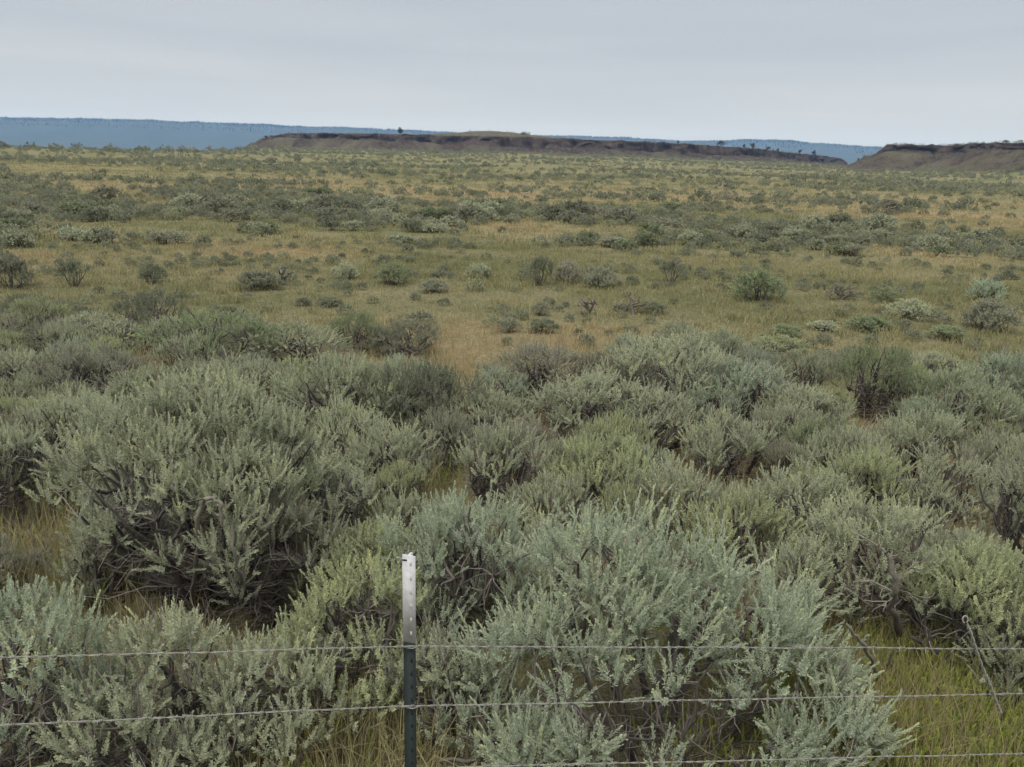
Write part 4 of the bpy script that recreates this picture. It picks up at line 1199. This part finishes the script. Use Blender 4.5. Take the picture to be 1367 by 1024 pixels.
# ---------------------------------------------------------------- air, sky, sun
me = bpy.data.meshes.new('haze'); S_, zb, zt = 6100.0, -50.0, 215.0
vv = [(a, b, c) for c in (zb, zt) for a, b in ((-S_, -S_), (S_, -S_), (S_, S_), (-S_, S_))]
me.from_pydata(vv, [], [(3, 2, 1, 0), (4, 5, 6, 7), (0, 1, 5, 4), (1, 2, 6, 5), (2, 3, 7, 6), (3, 0, 4, 7)])
hz = link('haze', me); tag(hz, 'thin blue haze filling the air over the plain', 'haze', kind='stuff')
m_, nt, out = mat('haze_air')
pv = N(nt, 'ShaderNodeVolumePrincipled'); pv.inputs['Color'].default_value = (0.265, 0.535, 1.0, 1); pv.inputs['Density'].default_value = 0.00011
pv.inputs['Absorption Color'].default_value = (0.9, 0.9, 0.9, 1); pv.inputs['Anisotropy'].default_value = 0.0
nt.links.new(pv.outputs[0], out.inputs['Volume']); me.materials.append(m_)

SUN_EL, SUN_AZ = math.radians(58), math.radians(215)      # azimuth clockwise from +Y
world = bpy.data.worlds.new('World'); SC.world = world; world.use_nodes = True
nt = world.node_tree; nt.nodes.clear(); L = nt.links.new
out = nt.nodes.new('ShaderNodeOutputWorld')
sky = N(nt, 'ShaderNodeTexSky', sky_type='NISHITA', sun_disc=False); sky.sun_elevation = SUN_EL; sky.sun_rotation = SUN_AZ; sky.air_density = 1.0; sky.dust_density = 2.0
bg1 = N(nt, 'ShaderNodeBackground', i_Strength=0.10); L(sky.outputs[0], bg1.inputs[0])
tc = N(nt, 'ShaderNodeTexCoord'); sep = N(nt, 'ShaderNodeSeparateXYZ'); L(tc.outputs['Generated'], sep.inputs[0])
cr = ramp(nt, [(0.0, (0.455, 0.466, 0.474)), (0.10, (0.428, 0.442, 0.458)), (0.20, (0.380, 0.400, 0.430)), (0.42, (1.02, 1.04, 1.05)), (1.0, (1.95, 1.95, 1.92))]); L(sep.outputs[2], cr.inputs[0])
mp = N(nt, 'ShaderNodeMapping'); mp.inputs['Scale'].default_value = (1.1, 1.1, 16.0); mp.inputs['Rotation'].default_value = (0, math.radians(1.5), 0); L(tc.outputs['Generated'], mp.inputs[0])
no = N(nt, 'ShaderNodeTexNoise', i_Scale=1.3, i_Detail=5.0, i_Roughness=0.5); L(mp.outputs[0], no.inputs['Vector'])
c2 = ramp(nt, [(0.30, (0.86, 0.87, 0.89)), (0.70, (1.05, 1.045, 1.03))]); L(no.outputs[0], c2.inputs[0])
mx = N(nt, 'ShaderNodeMix', data_type='RGBA', blend_type='MULTIPLY'); mx.inputs['Factor'].default_value = 1; L(cr.outputs[0], mx.inputs['A']); L(c2.outputs[0], mx.inputs['B'])
bg2 = N(nt, 'ShaderNodeBackground', i_Strength=1.0); L(mx.outputs['Result'], bg2.inputs[0])
ms = N(nt, 'ShaderNodeMixShader', i_Fac=0.9); L(bg1.outputs[0], ms.inputs[1]); L(bg2.outputs[0], ms.inputs[2]); L(ms.outputs[0], out.inputs[0])

sd = bpy.data.lights.new('sun', 'SUN'); sd.energy = 1.5; sd.angle = math.radians(12); sd.color = (1.0, 0.96, 0.90)
so = bpy.data.objects.new('sun', sd); COL.objects.link(so)
dirv = Vector((math.sin(SUN_AZ) * math.cos(SUN_EL), math.cos(SUN_AZ) * math.cos(SUN_EL), math.sin(SUN_EL)))
so.rotation_euler = dirv.to_track_quat('Z', 'Y').to_euler(); so.location = (0, -10, 40)

vs = SC.view_settings
SC.display_settings.display_device = 'sRGB'; vs.view_transform = 'Standard'; vs.look = 'None'; vs.exposure = 0.44; vs.gamma = 1.0; vs.use_curve_mapping = False
SC.cycles.max_bounces = 6; SC.cycles.diffuse_bounces = 3; SC.cycles.transmission_bounces = 3; SC.cycles.volume_bounces = 1; SC.cycles.transparent_max_bounces = 4
SC.cycles.use_denoising = True; SC.cycles.denoiser = 'OPENIMAGEDENOISE'; SC.cycles.denoising_input_passes = 'RGB_ALBEDO_NORMAL'
